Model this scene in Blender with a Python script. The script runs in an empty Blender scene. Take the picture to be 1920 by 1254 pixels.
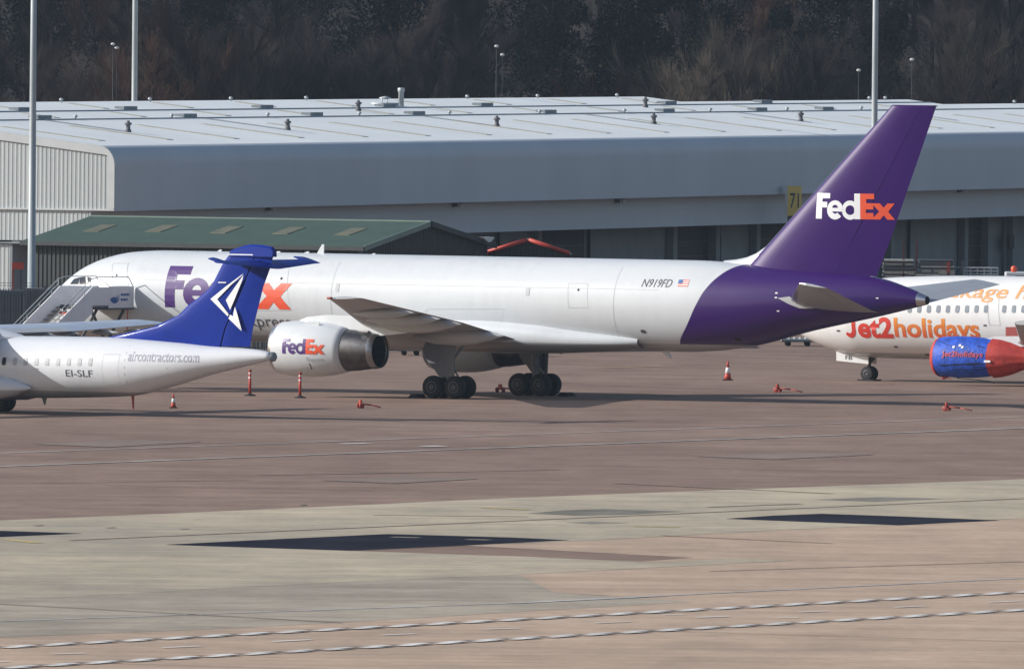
import bpy, bmesh, math, random
import numpy as np
from mathutils import Vector
random.seed(7)
sc = bpy.context.scene
COL = sc.collection

# ------------------------------------------------------------------ camera, sky, sun, exposure
F = 31920.0; CAMH = 18.2; RHO = math.radians(.5); TH = math.atan(647 / F)
_U = np.array([0, math.sin(TH), math.cos(TH)]); _F = np.array([0, math.cos(TH), -math.sin(TH)]); _R = np.array([1., 0, 0])
RT = math.cos(RHO) * _R + math.sin(RHO) * _U
UP = -math.sin(RHO) * _R + math.cos(RHO) * _U
CAM = np.array([0, 0, CAMH])
from mathutils import Matrix
cd = bpy.data.cameras.new('camera'); cam = bpy.data.objects.new('camera', cd); COL.objects.link(cam)
M = Matrix(((RT[0], UP[0], -_F[0], 0), (RT[1], UP[1], -_F[1], 0), (RT[2], UP[2], -_F[2], CAMH), (0, 0, 0, 1)))
cam.matrix_world = M
cd.sensor_width = 36; cd.lens = F / 1920 * 36; cd.clip_start = 5; cd.clip_end = 9000
sc.camera = cam

SUN_EL = math.radians(26); SUN_DIR = Vector((-.99, -.02, 0)).normalized()      # horizontal direction towards the sun
sv = Vector((SUN_DIR.x * math.cos(SUN_EL), SUN_DIR.y * math.cos(SUN_EL), math.sin(SUN_EL)))
w = bpy.data.worlds.new('World'); sc.world = w; w.use_nodes = True
nt = w.node_tree; bg = nt.nodes['Background']
sky = nt.nodes.new('ShaderNodeTexSky'); sky.sky_type = 'NISHITA'; sky.sun_disc = False
sky.sun_elevation = SUN_EL; sky.sun_rotation = math.atan2(SUN_DIR.x, SUN_DIR.y)
sky.air_density = 1.0; sky.dust_density = 1.6; sky.ozone_density = 1.0
nt.links.new(sky.outputs[0], bg.inputs[0]); bg.inputs[1].default_value = 0.10
sl = bpy.data.lights.new('sun', 'SUN'); sl.energy = 4.2; sl.angle = math.radians(.5); sl.color = (1, .97, .93)
so = bpy.data.objects.new('sun', sl); COL.objects.link(so)
so.rotation_euler = sv.to_track_quat('Z', 'Y').to_euler(); so.location = (-300, 700, 200)
sc.view_settings.view_transform = 'Standard'; sc.view_settings.look = 'None'
sc.view_settings.gamma = 1; sc.view_settings.use_curve_mapping = False
sc.view_settings.exposure = 0.30
sc.cycles.use_denoising = True
sc.cycles.max_bounces = 5; sc.cycles.diffuse_bounces = 3; sc.cycles.glossy_bounces = 3
sc.cycles.transparent_max_bounces = 6; sc.cycles.volume_bounces = 0

# ------------------------------------------------------------------ picture -> place helpers
def ray(px, py): return F * _F + (px - 960) * RT - (py - 627) * UP
def on_plane(px, py, p, n):
    d = ray(px, py); t = np.dot(np.array(p) - CAM, n) / np.dot(d, n); return CAM + t * d
def ground(px, py, z=0): return on_plane(px, py, (0, 0, z), np.array([0, 0, 1.]))
def at_depth(px, py, Y): return on_plane(px, py, (0, Y, 0), np.array([0, 1., 0]))
def proj(p):
    q = np.array(p) - CAM; ww = q @ _F; return 960 + F * (q @ RT) / ww, 627 - F * (q @ UP) / ww

# ------------------------------------------------------------------ object helpers
def tag(o, label=None, cat=None, group=None, kind=None):
    if label: o['label'] = label
    if cat: o['category'] = cat
    if group: o['group'] = group
    if kind: o['kind'] = kind
    return o
def empty(name, loc=(0, 0, 0), rz=0, label=None, cat=None, group=None):
    o = bpy.data.objects.new(name, None); COL.objects.link(o)
    o.location = loc; o.rotation_euler = (0, 0, rz); o.empty_display_size = .3
    return tag(o, label, cat, group)
def link(name, me, mat=None, parent=None, smooth=False):
    o = bpy.data.objects.new(name, me); COL.objects.link(o)
    if mat is not None:
        for m in (mat if isinstance(mat, (list, tuple)) else [mat]): me.materials.append(m)
    if smooth:
        for p in me.polygons: p.use_smooth = True
    if parent: o.parent = parent
    return o
def mesh(name, verts, faces, mat, parent=None, smooth=False, fix=True):
    me = bpy.data.meshes.new(name); me.from_pydata([tuple(map(float, v)) for v in verts], [], faces)
    if fix:
        bm = bmesh.new(); bm.from_mesh(me); bmesh.ops.recalc_face_normals(bm, faces=bm.faces); bm.to_mesh(me); bm.free()
    me.update()
    return link(name, me, mat, parent, smooth)
class MB:
    """collects shapes for one mesh"""
    def __init__(s): s.v = []; s.f = []
    def add(s, V, Fc):
        b = len(s.v); s.v += [tuple(map(float, q)) for q in V]; s.f += [tuple(i + b for i in f) for f in Fc]; return s
    def box(s, x0, x1, y0, y1, z0, z1):
        return s.add([(x, y, z) for z in (z0, z1) for y in (y0, y1) for x in (x0, x1)],
                     [(0, 2, 3, 1), (4, 5, 7, 6), (0, 1, 5, 4), (2, 6, 7, 3), (0, 4, 6, 2), (1, 3, 7, 5)])
    def tube(s, p, q, r, r2=None, n=8, caps=True):
        p = Vector(p); q = Vector(q); d = (q - p).normalized()
        a = d.orthogonal().normalized(); b = d.cross(a); r2 = r if r2 is None else r2
        V = [p + (a * math.cos(t) + b * math.sin(t)) * r for t in [2 * math.pi * i / n for i in range(n)]]
        V += [q + (a * math.cos(t) + b * math.sin(t)) * r2 for t in [2 * math.pi * i / n for i in range(n)]]
        Fc = [(i, (i + 1) % n, n + (i + 1) % n, n + i) for i in range(n)]
        if caps: Fc += [tuple(range(n - 1, -1, -1)), tuple(range(n, 2 * n))]
        return s.add(V, Fc)
    def rev(s, prof, c=(0, 0, 0), axis='x', n=40, close=False):
        """revolve (a, r) pairs about an axis"""
        V = []
        for a, r in prof:
            for i in range(n):
                t = 2 * math.pi * i / n; y, z = r * math.cos(t), r * math.sin(t)
                V.append({'x': (a, y, z), 'z': (y, z, a), 'y': (y, a, z)}[axis])
        V = [(x + c[0], y + c[1], z + c[2]) for x, y, z in V]
        Fc = [(k * n + i, k * n + (i + 1) % n, (k + 1) * n + (i + 1) % n, (k + 1) * n + i) for k in range(len(prof) - 1) for i in range(n)]
        if close: Fc += [tuple(range(n)), tuple(range((len(prof) - 1) * n, len(prof) * n))]
        return s.add(V, Fc)
    def prism(s, poly, y0, y1, axis='y'):
        """extrude a polygon given in the other two axes"""
        n = len(poly)
        mk = {'y': lambda a, b, t: (a, t, b), 'x': lambda a, b, t: (t, a, b), 'z': lambda a, b, t: (a, b, t)}[axis]
        V = [mk(a, b, y0) for a, b in poly] + [mk(a, b, y1) for a, b in poly]
        return s.add(V, [tuple(range(n - 1, -1, -1)), tuple(range(n, 2 * n))] + [(i, (i + 1) % n, n + (i + 1) % n, n + i) for i in range(n)])
    def make(s, name, mat, parent=None, smooth=False, bevel=0):
        o = mesh(name, s.v, s.f, mat, parent, smooth)
        if bevel:
            b = o.modifiers.new('bevel', 'BEVEL'); b.width = bevel; b.segments = 2; b.limit_method = 'ANGLE'
        return o
def copy_tree(o, parent=None):
    c = o.copy(); COL.objects.link(c); c.parent = parent
    for ch in o.children: copy_tree(ch, c)
    return c

# ------------------------------------------------------------------ materials
def srgb(r, g, b):
    f = lambda c: (c / 255 / 12.92) if c / 255 <= .04045 else ((c / 255 + .055) / 1.055) ** 2.4
    return (f(r), f(g), f(b))
def node_mat(name):
    m = bpy.data.materials.new(name); m.use_nodes = True; n = m.node_tree.nodes; l = m.node_tree.links
    return m, n, l, n['Principled BSDF']
def mth(n, l, op, a, b=None, c=None):
    q = n.new('ShaderNodeMath'); q.operation = op
    for i, x in enumerate((a, b, c)):
        if x is None: continue
        if isinstance(x, (int, float)): q.inputs[i].default_value = x
        else: l.new(x, q.inputs[i])
    return q.outputs[0]
def mixc(n, l, fac, a, b, mode='MIX'):
    q = n.new('ShaderNodeMix'); q.data_type = 'RGBA'; q.blend_type = mode
    for s, x in ((q.inputs[0], fac), (q.inputs[6], a), (q.inputs[7], b)):
        if isinstance(x, (int, float)): s.default_value = x
        elif isinstance(x, tuple): s.default_value = (*x[:3], 1)
        else: l.new(x, s)
    return q.outputs[2]
def noise(n, l, scale, detail=4, rough=.55, vec=None, sx=(1, 1, 1)):
    t = n.new('ShaderNodeTexCoord'); mp = n.new('ShaderNodeMapping'); mp.inputs['Scale'].default_value = sx
    l.new(t.outputs['Object'], mp.inputs[0])
    q = n.new('ShaderNodeTexNoise'); q.inputs['Scale'].default_value = scale; q.inputs['Detail'].default_value = detail
    q.inputs['Roughness'].default_value = rough; l.new(mp.outputs[0], q.inputs['Vector']); return q.outputs['Fac']
def remap(n, l, x, a, b, c, d):
    q = n.new('ShaderNodeMapRange'); l.new(x, q.inputs[0])
    for i, v in zip((1, 2, 3, 4), (a, b, c, d)): q.inputs[i].default_value = v
    return q.outputs[0]
def plain(name, col, rough=.5, metal=0, var=.12, scale=1.5, sx=(1, 1, 1), coat=0, bump=0, spec=.5):
    m, n, l, p = node_mat(name)
    f = noise(n, l, scale, 5, .6, sx=sx)
    c = mixc(n, l, remap(n, l, f, .3, .7, 0, 1), tuple(x * (1 - var) for x in col), tuple(min(1, x * (1 + var)) for x in col))
    l.new(c, p.inputs['Base Color']); p.inputs['Roughness'].default_value = rough; p.inputs['Metallic'].default_value = metal
    p.inputs['Coat Weight'].default_value = coat; p.inputs['Coat Roughness'].default_value = .1
    p.inputs['Specular IOR Level'].default_value = spec
    if bump:
        b = n.new('ShaderNodeBump'); b.inputs['Strength'].default_value = bump; b.inputs['Distance'].default_value = .03
        l.new(noise(n, l, scale * 3, 4), b.inputs['Height']); l.new(b.outputs[0], p.inputs['Normal'])
    return m
WHITE = (.60, .625, .645)
PURPLE = (.034, .006, .108); ORANGE = (.72, .085, .03); NAVYBLUE = (.002, .022, .24)
m_white = plain('white_paint', WHITE, .32, var=.05, scale=.8, coat=.25)
m_purple = plain('purple_paint', PURPLE, .25, var=.06, coat=.5)
m_purple_decal = plain('purple_lettering', (.075, .03, .17), .35, var=.03)
m_orange = plain('orange_lettering', ORANGE, .4, var=.03)
m_whitelet = plain('white_lettering', (.78, .79, .8), .4, var=.03)
m_dgrey = plain('dark_grey_lettering', (.08, .08, .09), .5, var=.03)
m_lgrey = plain('pale_grey_lettering', (.36, .37, .42), .5, var=.03)
m_tyre = plain('tyre_rubber', (.012, .012, .014), .8, var=.2)
m_hub = plain('wheel_hub', (.07, .07, .08), .5, .2)
m_gear = plain('landing_gear_grey', (.28, .29, .31), .5, var=.15)
m_geardoor = plain('gear_door_shade_grey', (.15, .155, .17), .45, var=.12)  # darkened to stand in for the engine's shadow on the door
m_alu = plain('polished_aluminium', (.60, .60, .62), .28, 1, var=.05)
m_nozzle = plain('heat_stained_metal', (.13, .125, .125), .40, 1, var=.25, scale=3)
m_ring = plain('dull_nozzle_ring', (.34, .34, .35), .35, 1, var=.1)
m_soot = plain('sooty_exhaust', (.010, .010, .012), .8, var=.2)
m_wing = plain('wing_grey', (.44, .45, .46), .40, var=.10, scale=1.2, sx=(.3, 1, 1))
m_wingb = plain('wing_blue_grey', (.40, .46, .56), .40, var=.10, scale=1.2)
m_stab = plain('stabiliser_grey', (.36, .38, .41), .40, var=.06)
m_glass = plain('dark_window_glass', (.03, .035, .045), .12, var=.1)
m_plug = plain('window_plug_grey', (.42, .44, .45), .5, var=.05)
m_pane = plain('cabin_window_grey', (.25, .28, .31), .25, var=.15)
m_seam = plain('panel_joint_grey', (.50, .52, .54), .6, var=.05)
m_red = plain('red_paint', (.46, .05, .03), .5, var=.15)
m_redw = plain('worn_red_paint', (.30, .045, .035), .6, var=.3, scale=6)
m_blue = plain('royal_blue_fabric', (.014, .075, .46), .6, var=.45, scale=2.2, bump=1)
m_redfab = plain('red_fabric', (.42, .035, .025), .7, var=.2, scale=3, bump=.6)
m_black = plain('black_rubber', (.015, .015, .017), .8)
m_galv = plain('galvanised_steel', (.42, .45, .46), .5, .2, var=.12, scale=2)
m_pole = plain('painted_mast_grey', (.33, .37, .39), .4, 0, var=.10, scale=.7)
m_fencem = plain('dark_fence_steel', (.055, .07, .09), .6, var=.2)
m_stair = plain('airstair_grey', (.78, .77, .80), .45, var=.08)
m_stair_d = plain('airstair_dark', (.08, .085, .09), .6)
m_blueico = plain('blue_emblem', (.03, .12, .35), .5)

def livery_mat(name, base, other, curve, zbelly, belly, zr=(2, 6.6), ur=(30, 42)):
    """paint split along a curve u(z); belly colour below zbelly"""
    m, n, l, p = node_mat(name)
    t = n.new('ShaderNodeTexCoord'); sp = n.new('ShaderNodeSeparateXYZ'); l.new(t.outputs['Object'], sp.inputs[0])
    col = base
    nf = noise(n, l, .9, 5, .6, sx=(.25, 1, 1)); streak = noise(n, l, 2.2, 5, .65, sx=(1, 1, .18))
    dirt = mth(n, l, 'MULTIPLY', remap(n, l, nf, .35, .75, 0, 1), remap(n, l, streak, .35, .8, 0, 1))
    c = mixc(n, l, mth(n, l, 'MULTIPLY', dirt, .55), base, tuple(x * .72 for x in base))
    if curve:
        fc = n.new('ShaderNodeFloatCurve'); l.new(remap(n, l, sp.outputs[2], zr[0], zr[1], 0, 1), fc.inputs['Value'])
        cm = fc.mapping; pts = cm.curves[0].points
        vals = [((z - zr[0]) / (zr[1] - zr[0]), (u - ur[0]) / (ur[1] - ur[0])) for z, u in curve]
        pts[0].location = vals[0]; pts[-1].location = vals[-1]
        for v in vals[1:-1]: pts.new(*v)
        for q in pts: q.handle_type = 'AUTO'
        cm.update()
        ub = remap(n, l, fc.outputs[0], 0, 1, ur[0], ur[1])
        k = remap(n, l, mth(n, l, 'SUBTRACT', sp.outputs[0], ub), -.015, .015, 0, 1)
        oc = mixc(n, l, mth(n, l, 'MULTIPLY', dirt, .4), other, tuple(x * 1.15 for x in other))
        c = mixc(n, l, k, c, oc)
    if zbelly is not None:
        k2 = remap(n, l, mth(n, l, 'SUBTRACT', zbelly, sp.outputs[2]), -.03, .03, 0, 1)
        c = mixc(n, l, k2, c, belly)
    l.new(c, p.inputs['Base Color']); p.inputs['Roughness'].default_value = .30
    p.inputs['Coat Weight'].default_value = .15; p.inputs['Coat Roughness'].default_value = .1
    b = n.new('ShaderNodeBump'); b.inputs['Strength'].default_value = .12; b.inputs['Distance'].default_value = .02
    l.new(noise(n, l, 1.1, 2, sx=(1.5, 1, 1)), b.inputs['Height']); l.new(b.outputs[0], p.inputs['Normal'])
    return m

def pave(name, cols, rough=.9, s=1.0, fine=.5, spec=.15):
    """weathered paving: large patches, wheel streaks and grain"""
    m, n, l, p = node_mat(name)
    a = noise(n, l, .035 * s, 5, .6); b = noise(n, l, .25 * s, 6, .65); c_ = noise(n, l, 2.5 * s, 4, .6)
    st = noise(n, l, .5, 5, .7, sx=(.12, 1, 1))
    st2 = noise(n, l, .3, 4, .7, sx=(1.0, .15, 1))
    f = mth(n, l, 'ADD', mth(n, l, 'MULTIPLY', a, .45), mth(n, l, 'MULTIPLY', b, .55))
    cr = n.new('ShaderNodeValToRGB'); l.new(remap(n, l, f, .40, .60, 0, 1), cr.inputs[0])
    e = cr.color_ramp.elements; e[0].color = (*cols[0], 1); e[1].color = (*cols[-1], 1)
    for i, cc in enumerate(cols[1:-1]):
        q = e.new((i + 1) / (len(cols) - 1)); q.color = (*cc, 1)
    g = mth(n, l, 'ADD', mth(n, l, 'MULTIPLY', mth(n, l, 'SUBTRACT', st, .5), fine * 1.3), mth(n, l, 'MULTIPLY', mth(n, l, 'SUBTRACT', st2, .5), fine))
    g = mth(n, l, 'ADD', g, mth(n, l, 'MULTIPLY', mth(n, l, 'SUBTRACT', c_, .5), fine * .9))
    g = mth(n, l, 'ADD', g, 1.0)
    vm = n.new('ShaderNodeVectorMath'); vm.operation = 'SCALE'; l.new(cr.outputs[0], vm.inputs[0]); l.new(g, vm.inputs['Scale'])
    l.new(vm.outputs[0], p.inputs['Base Color']); p.inputs['Roughness'].default_value = rough
    p.inputs['Specular IOR Level'].default_value = spec
    bp = n.new('ShaderNodeBump'); bp.inputs['Strength'].default_value = .25; bp.inputs['Distance'].default_value = .01
    l.new(noise(n, l, 8, 3), bp.inputs['Height']); l.new(bp.outputs[0], p.inputs['Normal'])
    return m
m_tarmac = pave('reddish_tarmac', [(.190, .128, .100), (.226, .155, .122), (.262, .184, .143)])
m_near = pave('pale_pinkish_tarmac', [(.365, .275, .205), (.425, .312, .230), (.48, .362, .270)])
m_conc = pave('pale_concrete', [(.325, .287, .225), (.395, .336, .250), (.46, .392, .288)])
m_conc_g = pave('grey_concrete', [(.275, .240, .190), (.335, .29, .23), (.40, .35, .275)])
m_tar = pave('fresh_tar', [(.022, .024, .034), (.028, .031, .043), (.036, .038, .052)], rough=1, spec=.0)
m_line = pave('worn_white_line', [(.32, .30, .28), (.41, .39, .37), (.52, .50, .48)], s=3, fine=.6)
m_lineb = pave('bright_white_line', [(.50, .50, .48), (.62, .62, .60), (.74, .74, .72)], s=3, fine=.4)
m_lined = pave('black_line_base', [(.05, .045, .055), (.07, .065, .075), (.09, .085, .09)], s=3)
m_joint = pave('joint_sealant', [(.13, .10, .08), (.17, .13, .10), (.21, .16, .125)], s=3)
m_mark = pave('faint_dark_mark', [(.19, .145, .12), (.215, .165, .135), (.245, .19, .155)], s=3, fine=.7)
m_stain = pave('oil_stain', [(.14, .13, .105), (.19, .175, .145), (.24, .225, .185)], s=3, fine=.6)
m_yellow = pave('worn_yellow_line', [(.40, .31, .12), (.47, .37, .16), (.42, .36, .22)], s=3, fine=.6)
m_scrub = pave('dark_leaf_litter', [(.020, .016, .014), (.03, .024, .020), (.042, .034, .027)], s=2)

# ------------------------------------------------------------------ the setting: apron and markings
def sheet(name, pts, mat, lev, kind='structure'):
    z = .006 * lev
    V = [tuple(ground(x, y, z)) for x, y in pts]
    bm = bmesh.new(); vs = [bm.verts.new(v) for v in V]; f = bm.faces.new(vs)
    bmesh.ops.triangulate(bm, faces=[f]); bmesh.ops.recalc_face_normals(bm, faces=bm.faces)
    for q in bm.faces:
        if q.normal.z < 0: q.normal_flip()
    me = bpy.data.meshes.new(name); bm.to_mesh(me); bm.free()
    o = link(name, me, mat); o['kind'] = kind; return o
def strip_mesh(mb, p, q, wd, lev, a=0., b=1.):
    z = .006 * lev
    P = Vector(ground(*p, z)); Q = Vector(ground(*q, z)); d = Q - P; A = P + d * a; B = P + d * b
    n = Vector((-d.y, d.x, 0)).normalized() * wd / 2
    mb.add([A - n, B - n, B + n, A + n], [(0, 1, 2, 3)])
def strip(name, p, q, wd, mat, lev=4):
    mb = MB(); strip_mesh(mb, p, q, wd, lev)
    o = mb.make(name, mat); o['kind'] = 'structure'; return o
gv = [(-1500, 200, 0), (1500, 200, 0), (1500, 1150, 0), (-1500, 1150, 0)]
o = mesh('ground', gv, [(0, 1, 2, 3)], m_tarmac); o['kind'] = 'structure'
# concrete band across the apron, right to the lower grey area
conc = [(-200, 986), (0, 975), (300, 963), (640, 948), (960, 933), (1250, 922), (1500, 913), (1920, 898), (2150, 888), (2150, 962), (1920, 971),
        (1680, 984), (1510, 991), (1260, 1004), (1120, 1012), (960, 1018), (650, 1032), (960, 1042), (1235, 1054), (1375, 1046), (1487, 1050),
        (1160, 1067), (960, 1077), (550, 1095), (360, 1105), (120, 1119), (-200, 1128)]
sheet('concrete_pavement', conc, m_conc, 2)
sheet('grey_pavement', [(-200, 1110), (360, 1100), (960, 1070), (1040, 1110), (1180, 1120), (1300, 1128), (1040, 1142), (700, 1163), (420, 1178), (-200, 1202)], m_conc_g, 1.4)
sheet('pink_pavement', [(640, 1010), (1120, 1000), (2150, 950), (2150, 1092), (1240, 1122), (1040, 1110), (960, 1070), (1300, 1045)], m_near, 1.0)
sheet('near_pavement', [(-300, 1160), (420, 1155), (1100, 1118), (2200, 1080), (2400, 1500), (-500, 1500)], m_near, .7)
sheet('tar_patch', [(310, 1020.5), (520, 1010), (727, 1000.5), (960, 1007), (1067, 1012), (860, 1022), (650, 1031.5), (480, 1026)], m_tar, 3)
sheet('tar_patch', [(1360, 972), (1450, 966), (1542, 962.5), (1700, 968), (1875, 975), (1780, 979), (1685, 984), (1520, 978)], m_tar, 3)
sheet('tar_patch', [(-200, 982), (0, 994.5), (155, 999.5), (0, 1006), (-200, 1012)], m_tar, 3)
for a in ([(990, 962), (1060, 956), (1130, 953.5), (1280, 958.5), (1180, 964), (1080, 966)], [(1060, 979), (1110, 977), (1180, 979.5), (1110, 982)],
          [(1525, 936), (1650, 931.5), (1770, 934.5), (1640, 940)], [(62, 984), (80, 983), (84, 985), (70, 986.5)], [(196, 989), (214, 987.5), (220, 989), (206, 990)],
          [(560, 946), (572, 944.5), (576, 946), (566, 947)], [(335, 991), (352, 990), (358, 991.5), (342, 992.5)]):
    sheet('oil_stain', a, m_stain, 3)
strip('apron_line', (-60, 876), (2000, 799), .42, m_line)
strip('apron_line', (-60, 851), (2000, 778), .25, m_line, 4)
strip('apron_line', (640, 831.5), (692, 830.5), .6, m_lineb, 5)
strip('apron_line', (792, 836.5), (832, 835.5), .6, m_lineb, 5)
strip('apron_line', (-60, 1166), (960, 1130), .35, m_line, 3); strip('apron_line', (960, 1130), (1240, 1116), .45, m_line, 4)
strip('apron_line', (1240, 1116), (2000, 1079), .3, m_line, 3)
strip('paving_joint', (130, 1012.5), (960, 976), .22, m_joint); strip('paving_joint', (960, 976), (2000, 930.5), .22, m_joint)
strip('paving_joint', (1210, 1181), (2000, 1204), .09, m_joint); strip('paving_joint', (1000, 870), (2000, 892), .10, m_joint)
strip('paving_joint', (-20, 1130), (640, 1166), .16, m_joint, 5); strip('paving_joint', (200, 910), (700, 918), .2, m_joint)
strip('apron_line', (735, 1006), (785, 1007.3), .5, m_conc_g, 6); strip('apron_line', (876, 1010.5), (918, 1011.7), .5, m_conc_g, 6)
strip('yellow_line', (905, 951), (990, 955), .5, m_yellow); strip('yellow_line', (1190, 986), (1275, 988), .5, m_yellow)
strip('yellow_line', (10, 1010), (70, 1017), .5, m_yellow); strip('yellow_line', (240, 715), (540, 719), .3, m_yellow)
strip('yellow_line', (1105, 690), (1240, 686), .3, m_yellow)
# zip markings either side of the service road: black base, two staggered rows of white blocks
for ea, eb in (((-80, 1216.9), (2000, 1104.3)), ((-80, 1255.6), (2000, 1137.5))):
    P = Vector(ground(*ea, .036)); Q = Vector(ground(*eb, .036)); d = (Q - P); L = d.length; d.normalize(); nn = Vector((-d.y, d.x, 0))
    mb = MB(); mt_ = MB(); t = 0; k = 0
    while t < L:
        for row in (0, 1):
            s0 = t + (1.03 if row else 0); c = nn * (-.19 + .38 * row)
            A = P + d * (s0 + .04) + c; B = P + d * (s0 + 1.15) + c
            mb.add([A - nn * .185, B - nn * .185, B + nn * .185, A + nn * .185], [(0, 1, 2, 3)])
            A = P + d * (s0 + 1.24) + c; B = P + d * (s0 + 1.62) + c; mt_.add([A - nn * .17, B - nn * .17, B + nn * .17, A + nn * .17], [(0, 1, 2, 3)])
        t += 2.06
    o = mb.make('zip_marking', m_lineb); o['kind'] = 'structure'; o = mt_.make('zip_marking_gap', m_lined); o['kind'] = 'structure'
for a, b in (((97, 1225), (160, 1223)), ((305, 1213), (375, 1210)), ((512, 1201.5), (582, 1198)), ((715, 1189.5), (780, 1187)), ((910, 1178.5), (975, 1176.5)),
             ((1115, 1167), (1183, 1164)), ((1305, 1156.5), (1368, 1154)), ((1495, 1146.5), (1550, 1144.5)), ((1678, 1137.5), (1735, 1135)), ((1852, 1128), (1915, 1125.5)),
             ((1243, 1151.5), (1283, 1151.5)), ((1457, 1156.3), (1497, 1156.5)), ((-20, 1240), (16, 1239))):
    strip('service_road_dash', a, b, .22, m_lineb, 5)
for a, b, w_ in (((330, 770), (1010, 792), .3), ((1040, 718), (1700, 742), .2), ((60, 905), (470, 899), .25), ((480, 890), (1050, 880), .35), ((1150, 905), (1560, 925), .3), ((1240, 1003), (1560, 1018), .2),
                (((120, 1240), (900, 1262), .12)), ((1330, 1070), (1920, 1052), .2), ((700, 965), (990, 968), .3), ((1330, 950), (1500, 944), .4)):
    strip('paving_joint', a, b, w_, m_mark, 4)
for a in ([(600, 900), (760, 893), (900, 897), (740, 906)], [(1300, 855), (1520, 848), (1640, 852), (1450, 861)], [(60, 832), (260, 824), (380, 828), (200, 838)],
          ):
    sheet('repair_patch', a, m_mark, 3)
# hillside behind the warehouse
hv = []; hf = []; nx, ny = 40, 40
def hill_z(x, y):
    t = max(0., (y - 1150) / 520.)
    return -0.05 + 62 * t ** 1.05 + 1.2 * math.sin(x * .05) * min(1, t * 6) + .8 * math.sin(y * .04 + x * .09) * min(1, t * 6)
for j in range(ny + 1):
    for i in range(nx + 1):
        x = -900 + 1800 * i / nx; y = 1148 + 600 * j / ny; hv.append((x, y, hill_z(x, y)))
for j in range(ny):
    for i in range(nx): a = j * (nx + 1) + i; hf.append((a, a + 1, a + nx + 2, a + nx + 1))
o = mesh('hillside', hv, hf, m_scrub, smooth=True); o['kind'] = 'structure'

# ------------------------------------------------------------------ warehouse
m_clad = plain('pale_silver_cladding', (.47, .50, .50), .5, var=.06, scale=.25, sx=(1, 1, .4), spec=.3)
m_clad_b = plain('grey_blue_cladding', (.48, .51, .55), .5, var=.05, scale=.2, sx=(1, 1, .3), spec=.3)
m_roofc = plain('silver_roof_sheet', (.74, .77, .77), .6, var=.06, scale=.15, spec=.3)
m_rlight = plain('aged_rooflight_sheet', (.47, .45, .37), .5, var=.12)
m_trim = plain('white_flashing', (.58, .60, .60), .45, var=.05)
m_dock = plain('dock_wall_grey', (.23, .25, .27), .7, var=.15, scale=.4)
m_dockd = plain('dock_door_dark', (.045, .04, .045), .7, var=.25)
m_vent = plain('vent_cowl_dark', (.10, .10, .11), .6, var=.3)
m_lead = plain('weathered_lead', (.20, .225, .24), .6, var=.2)
BA = math.radians(70)
wc = at_depth(215, 400, 900); wc[2] = 0
wdx = np.array([math.cos(BA), math.sin(BA), 0]); wdy = np.array([-math.sin(BA), math.cos(BA), 0])
wh = empty('warehouse', tuple(wc), BA, 'long low warehouse with pale pitched metal roof and shaded grey front above the aircraft', 'warehouse')
T7 = .1188; ZE = 9.62; ZA = 6.38; ZB = 4.58; WL = 240
def facL(px, py, off=0):
    p = on_plane(px, py, wc + wdy * off, wdy) - wc; return float(p @ wdx), float(p[2])
def roofL(px, py):
    n = np.array([0, 0, 1.]) - T7 * wdy; p = on_plane(px, py, wc + np.array([0, 0, ZE]), n) - wc; return float(p @ wdx), float(p @ wdy), float(p[2])
rz = lambda y: ZE + T7 * y
# upper front wall rolling over a curved eave into the roof
prof = [(0, ZA)] + [(0, ZE - 1.0)]
c0 = (.85, ZE - .98)
for k in range(1, 9):
    t = math.radians(180 - (90 - 6.8) * k / 9); prof.append((c0[0] + .85 * math.cos(t), c0[1] + 1.07 * math.sin(t) * 1.0))
prof.append((.95, rz(.95)))
prof = [(y, min(z, rz(y) if y > .8 else z)) for y, z in prof]
def sweep(name, pr, x0, x1, mat, th=None, n=1, smooth=True):
    V = []; Fc = []
    for k in range(n + 1):
        x = x0 + (x1 - x0) * k / n
        V += [(x, y, z) for y, z in pr]
    m_ = len(pr)
    for k in range(n):
        for i in range(m_ - 1): Fc.append((k * m_ + i, k * m_ + i + 1, (k + 1) * m_ + i + 1, (k + 1) * m_ + i))
    o = mesh(name, V, Fc, mat, wh, smooth, fix=False); return o
o = sweep('wall', prof, 0, WL, m_clad_b, n=24)
MB().box(0, WL, 0.002, 1.36, ZA - .06, ZA).make('soffit', m_clad_b, wh)
MB().box(0, WL, 1.36, 1.46, ZB, ZA - .06).make('wall', m_clad_b, wh)
MB().box(0, WL, -.03, 0.0, ZA - .10, ZA + .02).make('ledge', m_clad_b, wh)
MB().box(0, WL, 1.30, 1.36, ZB - .06, ZB + .05).make('ledge', m_clad_b, wh)
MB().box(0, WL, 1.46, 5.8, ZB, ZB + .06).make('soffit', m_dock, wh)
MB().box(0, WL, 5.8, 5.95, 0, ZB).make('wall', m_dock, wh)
# roof: three stepped bays with thickness
def roof_slab(name, x0, x1, y1):
    V = []
    for x in (x0, x1):
        for y in (.95, y1):
            for dz in (0, -.25): V.append((x, y, rz(y) + dz))
    o = mesh(name, V, [(0, 4, 6, 2), (1, 3, 7, 5), (0, 2, 3, 1), (4, 5, 7, 6), (2, 6, 7, 3), (0, 1, 5, 4)], m_roofc, wh)
for x0, x1, y1 in ((0, 134, 18.0), (134.01, 177, 15.6), (177.01, 240, 13.3)):
    roof_slab('roof', x0, x1, y1)
    MB().box(x0 + .3, x1 - .3, y1 - .3, y1 - .1, 0, rz(y1) - .3).make('rear_wall', m_clad, wh)
    V = [(x0, y1, rz(y1)), (x1, y1, rz(y1)), (x1, y1 + 2.5, rz(y1) - .35), (x0, y1 + 2.5, rz(y1) - .35)]
    mesh('ridge_cap', V, [(0, 1, 2, 3)], m_roofc, wh)
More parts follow.
